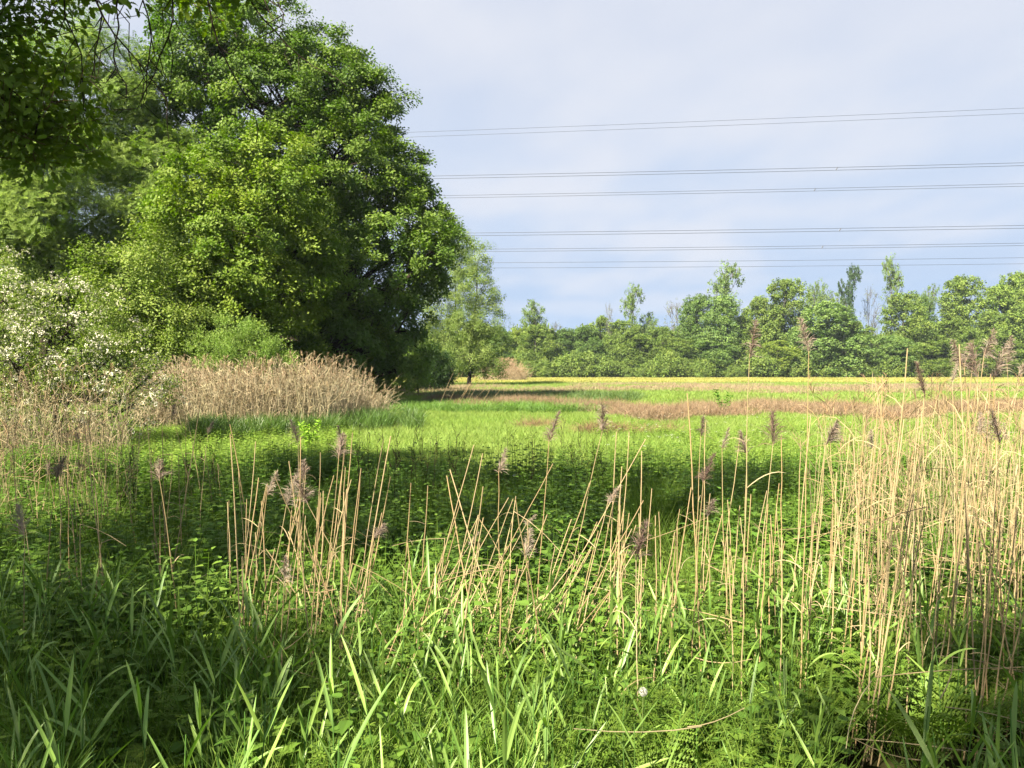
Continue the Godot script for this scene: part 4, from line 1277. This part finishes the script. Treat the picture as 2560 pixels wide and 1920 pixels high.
	for Z in zones:
		for k in Z[5]:
			var w := r01()
			var form := "broken" if w < Z[10] else "bent" if w < Z[10] + Z[11] else "plumed" if w < Z[10] + Z[11] + Z[12] else "bare"
			var d := rr(Z[3], Z[4])
			var x := rr(Z[1], Z[2]) * d
			var at := Vector3(x, ground_y(x, -d) - 0.02, -d)
			var list: Array = protos[form]
			var tall := rr(Z[6], Z[7]) * (0.72 if form in ["broken", "bent"] else 1.0)
			var lean: float = Z[8] * rr(0.15, 1.35)
			var to: float = Z[9] + rr(-0.7, 0.7) if r01() < 0.75 else rr(0, TAU)
			var full: float = {"bare": 1.7, "broken": 1.3, "bent": 1.25, "plumed": 1.75}[form]
			var name_: String = which(tall, 0.95, 1.45) + word[form] + leaning(lean, to) + ", " + row(d, Z[3], Z[4]) + Z[0]
			var o := copy(list[rng.randi() % 6], "dry_reed", at, name_, "reed", "dry reed stalks of " + Z[0])
			o.basis = stand(rr(0, TAU), lean, to).scaled_local(Vector3(1.0, tall / full, 1.0) * rr(0.95, 1.1))
	# stalks that stand out
	var stars := [
		["tall reed with a big dark purple-brown plume right of centre", 1.38, 4.5, 1.62, 0.95, 1.5, 0.03, 0.0],
		["reed with a small dark plume left of the big purple one", 0.98, 4.3, 1.44, 0.9, 0.8, 0.02, 1.0],
		["low reed with a fluffy dark plume between the bare stalks", 0.62, 3.8, 1.14, 0.85, 1.3, 0.05, 2.0],
		["reed with a pale drooping plume left of centre, farther left of two", -1.74, 5.0, 1.25, 0.0, 1.2, 0.16, 0.4],
		["reed with a pale drooping plume left of centre, nearer the centre", -1.60, 4.9, 1.22, 0.05, 1.2, 0.12, 0.2],
		["reed with a big greyish plume at the left edge", -3.25, 5.4, 1.30, 0.2, 1.6, 0.06, 0.6],
		["low reed with a bushy pale plume at the left edge", -2.85, 4.6, 1.05, 0.1, 1.6, 0.10, 2.6],
		["short reed with an upright cream plume among the nettles", -1.20, 3.95, 0.98, 0.0, 1.0, 0.08, 0.3],
		["tall reed with a plume against the bright meadow left of centre", -1.72, 6.4, 1.45, 0.3, 1.2, 0.03, 2.0],
		["tall solitary reed with a ragged brown head near the centre", 0.12, 4.5, 1.66, 0.7, 0.9, 0.02, 0.0],
		["reed with a curled pale head among the slanting stalks", -0.14, 4.4, 1.02, 0.1, 1.3, 0.2, 0.1],
		["reed with a thin buff plume just left of the solitary one", -0.05, 5.0, 1.42, 0.15, 1.0, 0.06, 3.0],
		["very tall plumed reed standing before the tall clump of the wood", 1.21, 4.15, 2.11, 0.5, 0.9, 0.02, 0.0],
		["very tall plumed reed before the broad bright green tree", 1.54, 4.20, 2.14, 0.3, 1.0, 0.03, 0.5],
		["tall leaning plumed reed under the big dense crowned tree", 2.33, 4.30, 2.14, 0.3, 1.1, 0.12, 0.0],
		["tall plumed reed near the pale bare trunks at the right", 2.59, 4.25, 2.07, 0.4, 1.0, 0.04, 2.5],
		["dark tall plumed reed before the low pale trees at the right", 2.06, 4.10, 1.93, 0.8, 1.0, 0.03, 0.2],
		["tall plumed reed closest to the right edge", 2.78, 4.40, 2.00, 0.2, 1.1, 0.05, 3.0]]
	for k in stars.size():
		var S: Array = stars[k]
		var o := dry_reed("plumed", S[3], 401 + k, S[4], S[5])
		o.name = numbered("dry_reed")
		add_child(o)
		o.position = Vector3(S[1], ground_y(S[1], -S[2]) - 0.02, -S[2])
		o.basis = stand(0.0, S[6], S[7])
		tag(o, S[0], "reed", "plumed reeds that stand out")
	rng.seed = 431
	for k in 20:
		var d := rr(40.0, 45.0)
		var x := rr(-4.2, -1.4)
		var lean := rr(0.35, 0.8)
		var o := copy(protos.bare[k % 6], "dry_reed", Vector3(x, 0, -d), "pale reed leaning far right at the meadow's far left corner, beyond the reed bed", "reed", "leaning reeds beyond the reed bed")
		o.basis = stand(rr(0, TAU), lean, rr(-0.5, 0.5)).scaled_local(Vector3(1.8, rr(0.9, 1.3), 1.8))
	for f in protos:
		for o in protos[f]: o.free()

	# green reed shoots in front
	var shoots := []
	for k in 10: shoots.append(green_reed(0.95, 501 + k))
	rng.seed = 511
	var areas := [
		["the shaded lower left corner", -0.70, -0.30, 2.5, 5.2, 78],
		["the sunny lower middle", -0.30, 0.12, 2.4, 5.0, 96],
		["the herbs right of lower middle", 0.12, 0.42, 2.5, 5.4, 46],
		["the lower right corner", 0.42, 0.70, 2.4, 4.6, 50]]
	for A in areas:
		for k in A[5]:
			var d := rr(A[3], A[4])
			var x := rr(A[1], A[2]) * d
			if by_fern(x, d) and k % 4: d += 0.9
			var size := rr(0.62, 1.02)
			var lean := rr(0.0, 0.2)
			var to := rr(0, TAU)
			var name_: String = which(size, 0.74, 0.9) + "green reed shoot" + leaning(lean, to) + ", " + row(d, A[3], A[4]) + A[0]
			var o := copy(shoots[rng.randi() % 10], "green_reed", Vector3(x, ground_y(x, -d) - 0.01, -d), name_, "reed", "green reed shoots of " + A[0])
			o.basis = stand(rr(0, TAU), lean, to).scaled_local(Vector3(1, 1, 1) * size)
	var many := []
	for k in 3:
		var one := Shape.new()
		for e in shoots[k * 3].get_children():
			var arr: Array = (e as MeshInstance3D).mesh.surface_get_arrays(0)
			var n0 := one.v.size()
			one.v.append_array(arr[Mesh.ARRAY_VERTEX])
			one.c.append_array(arr[Mesh.ARRAY_COLOR])
			for i in arr[Mesh.ARRAY_INDEX]: one.f.append(i + n0)
		many.append(one.mesh(M.reed))
	h = [Copies3.new(), Copies3.new(), Copies3.new()]
	for k in 330:
		var d := sqrt(rr(2.4 * 2.4, 5.6 * 5.6))
		var x := rr(-0.74, 0.74) * d
		if by_fern(x, d) or (x > 0.6 and r01() < 0.6): continue
		h[k % 3].put(Transform3D(stand(rr(0, TAU), rr(0, 0.2), rr(0, TAU)).scaled(Vector3.ONE * rr(0.5, 0.9)), Vector3(x, ground_y(x, -d), -d)), vary(Color(0.95, 0.97, 0.9), 0.1))
	for i in 3:
		var o := scatter("reed_shoots", many[i], h[i], self)
		tag(o, ["lower green reed shoots filling in between the taller ones", "leafy green reed shoots deep in the foreground", "small green reed shoots near the bottom edge"][i], "reeds", "", "stuff")
	for o in shoots: o.free()

	# last year's dark weed stalks between nettles and meadow
	var weeds := []
	for k in 6: weeds.append(weed_stalk(601 + k, 0.95))
	rng.seed = 611
	for k in 84:
		var left := k >= 62
		var d := rr(9.0, 15.5)
		var u := rr(-0.60, -0.36) if left else rr(-0.24, 0.14)
		var wl := rr(0, 0.12)
		var wt := rr(0, TAU)
		var ws := rr(0.75, 1.15)
		var l := which(ws, 0.88, 1.02) + "dark dead weed stalk" + leaning(wl, wt) + ", " + row(d, 9.0, 15.5) + ("those before the hawthorn" if left else "those where nettles meet meadow")
		var o := copy(weeds[k % 6], "weed_stalk", Vector3(u * d, ground_y(u * d, -d), -d), l, "weed", "dead weed stalks, left" if left else "dead weed stalks, middle")
		o.basis = stand(rr(0, TAU), wl, wt).scaled_local(Vector3.ONE * ws)
	for o in weeds: o.free()

	# ferns
	for a in FERNS:
		var o := fern(a[5], a[3], a[4])
		o.name = numbered("fern")
		add_child(o)
		o.position = Vector3(a[1], ground_y(a[1], -a[2]) + 0.02, -a[2])
		tag(o, a[0], "fern", "ferns")
	# dandelion clocks
	var clocks := [["round white dandelion clock among the shaded reeds at the left", -1.48, 4.42, 0.56], ["round white dandelion clock low right of the middle", 0.59, 3.6, 0.55], ["small dandelion clock at the edge of the bright meadow", -0.96, 11.5, 0.42], ["dandelion clock above the nettles near the centre", 0.18, 9.6, 0.42], ["farther dandelion clock just left of the one near the centre", 0.04, 12.0, 0.4], ["dandelion clock behind the dry stalks at the right", 3.3, 11.4, 0.4]]
	for k in clocks.size():
		var a: Array = clocks[k]
		var o := dandelion(721 + k, a[3])
		o.name = numbered("dandelion")
		add_child(o)
		o.position = Vector3(a[1], ground_y(a[1], -a[2]), -a[2])
		tag(o, a[0], "dandelion", "dandelion clocks")
	# saplings
	var sap := [["bright yellow-green sapling at the left end of the sunny meadow", -4.7, 18.4, 0.85, 9, 0.085, Color(0.17, 0.31, 0.03), Color(0.23, 0.37, 0.04)], ["leafy green sapling standing on the brown sedge band", 9.1, 34.0, 1.25, 6, 0.13, Color(0.08, 0.18, 0.03), Color(0.12, 0.22, 0.03)]]
	for k in sap.size():
		var a: Array = sap[k]
		var o := sapling(741 + k, a[3], a[4], a[5], a[6], a[7])
		o.name = numbered("sapling")
		add_child(o)
		o.position = Vector3(a[1], ground_y(a[1], -a[2]), -a[2])
		tag(o, a[0], "sapling")
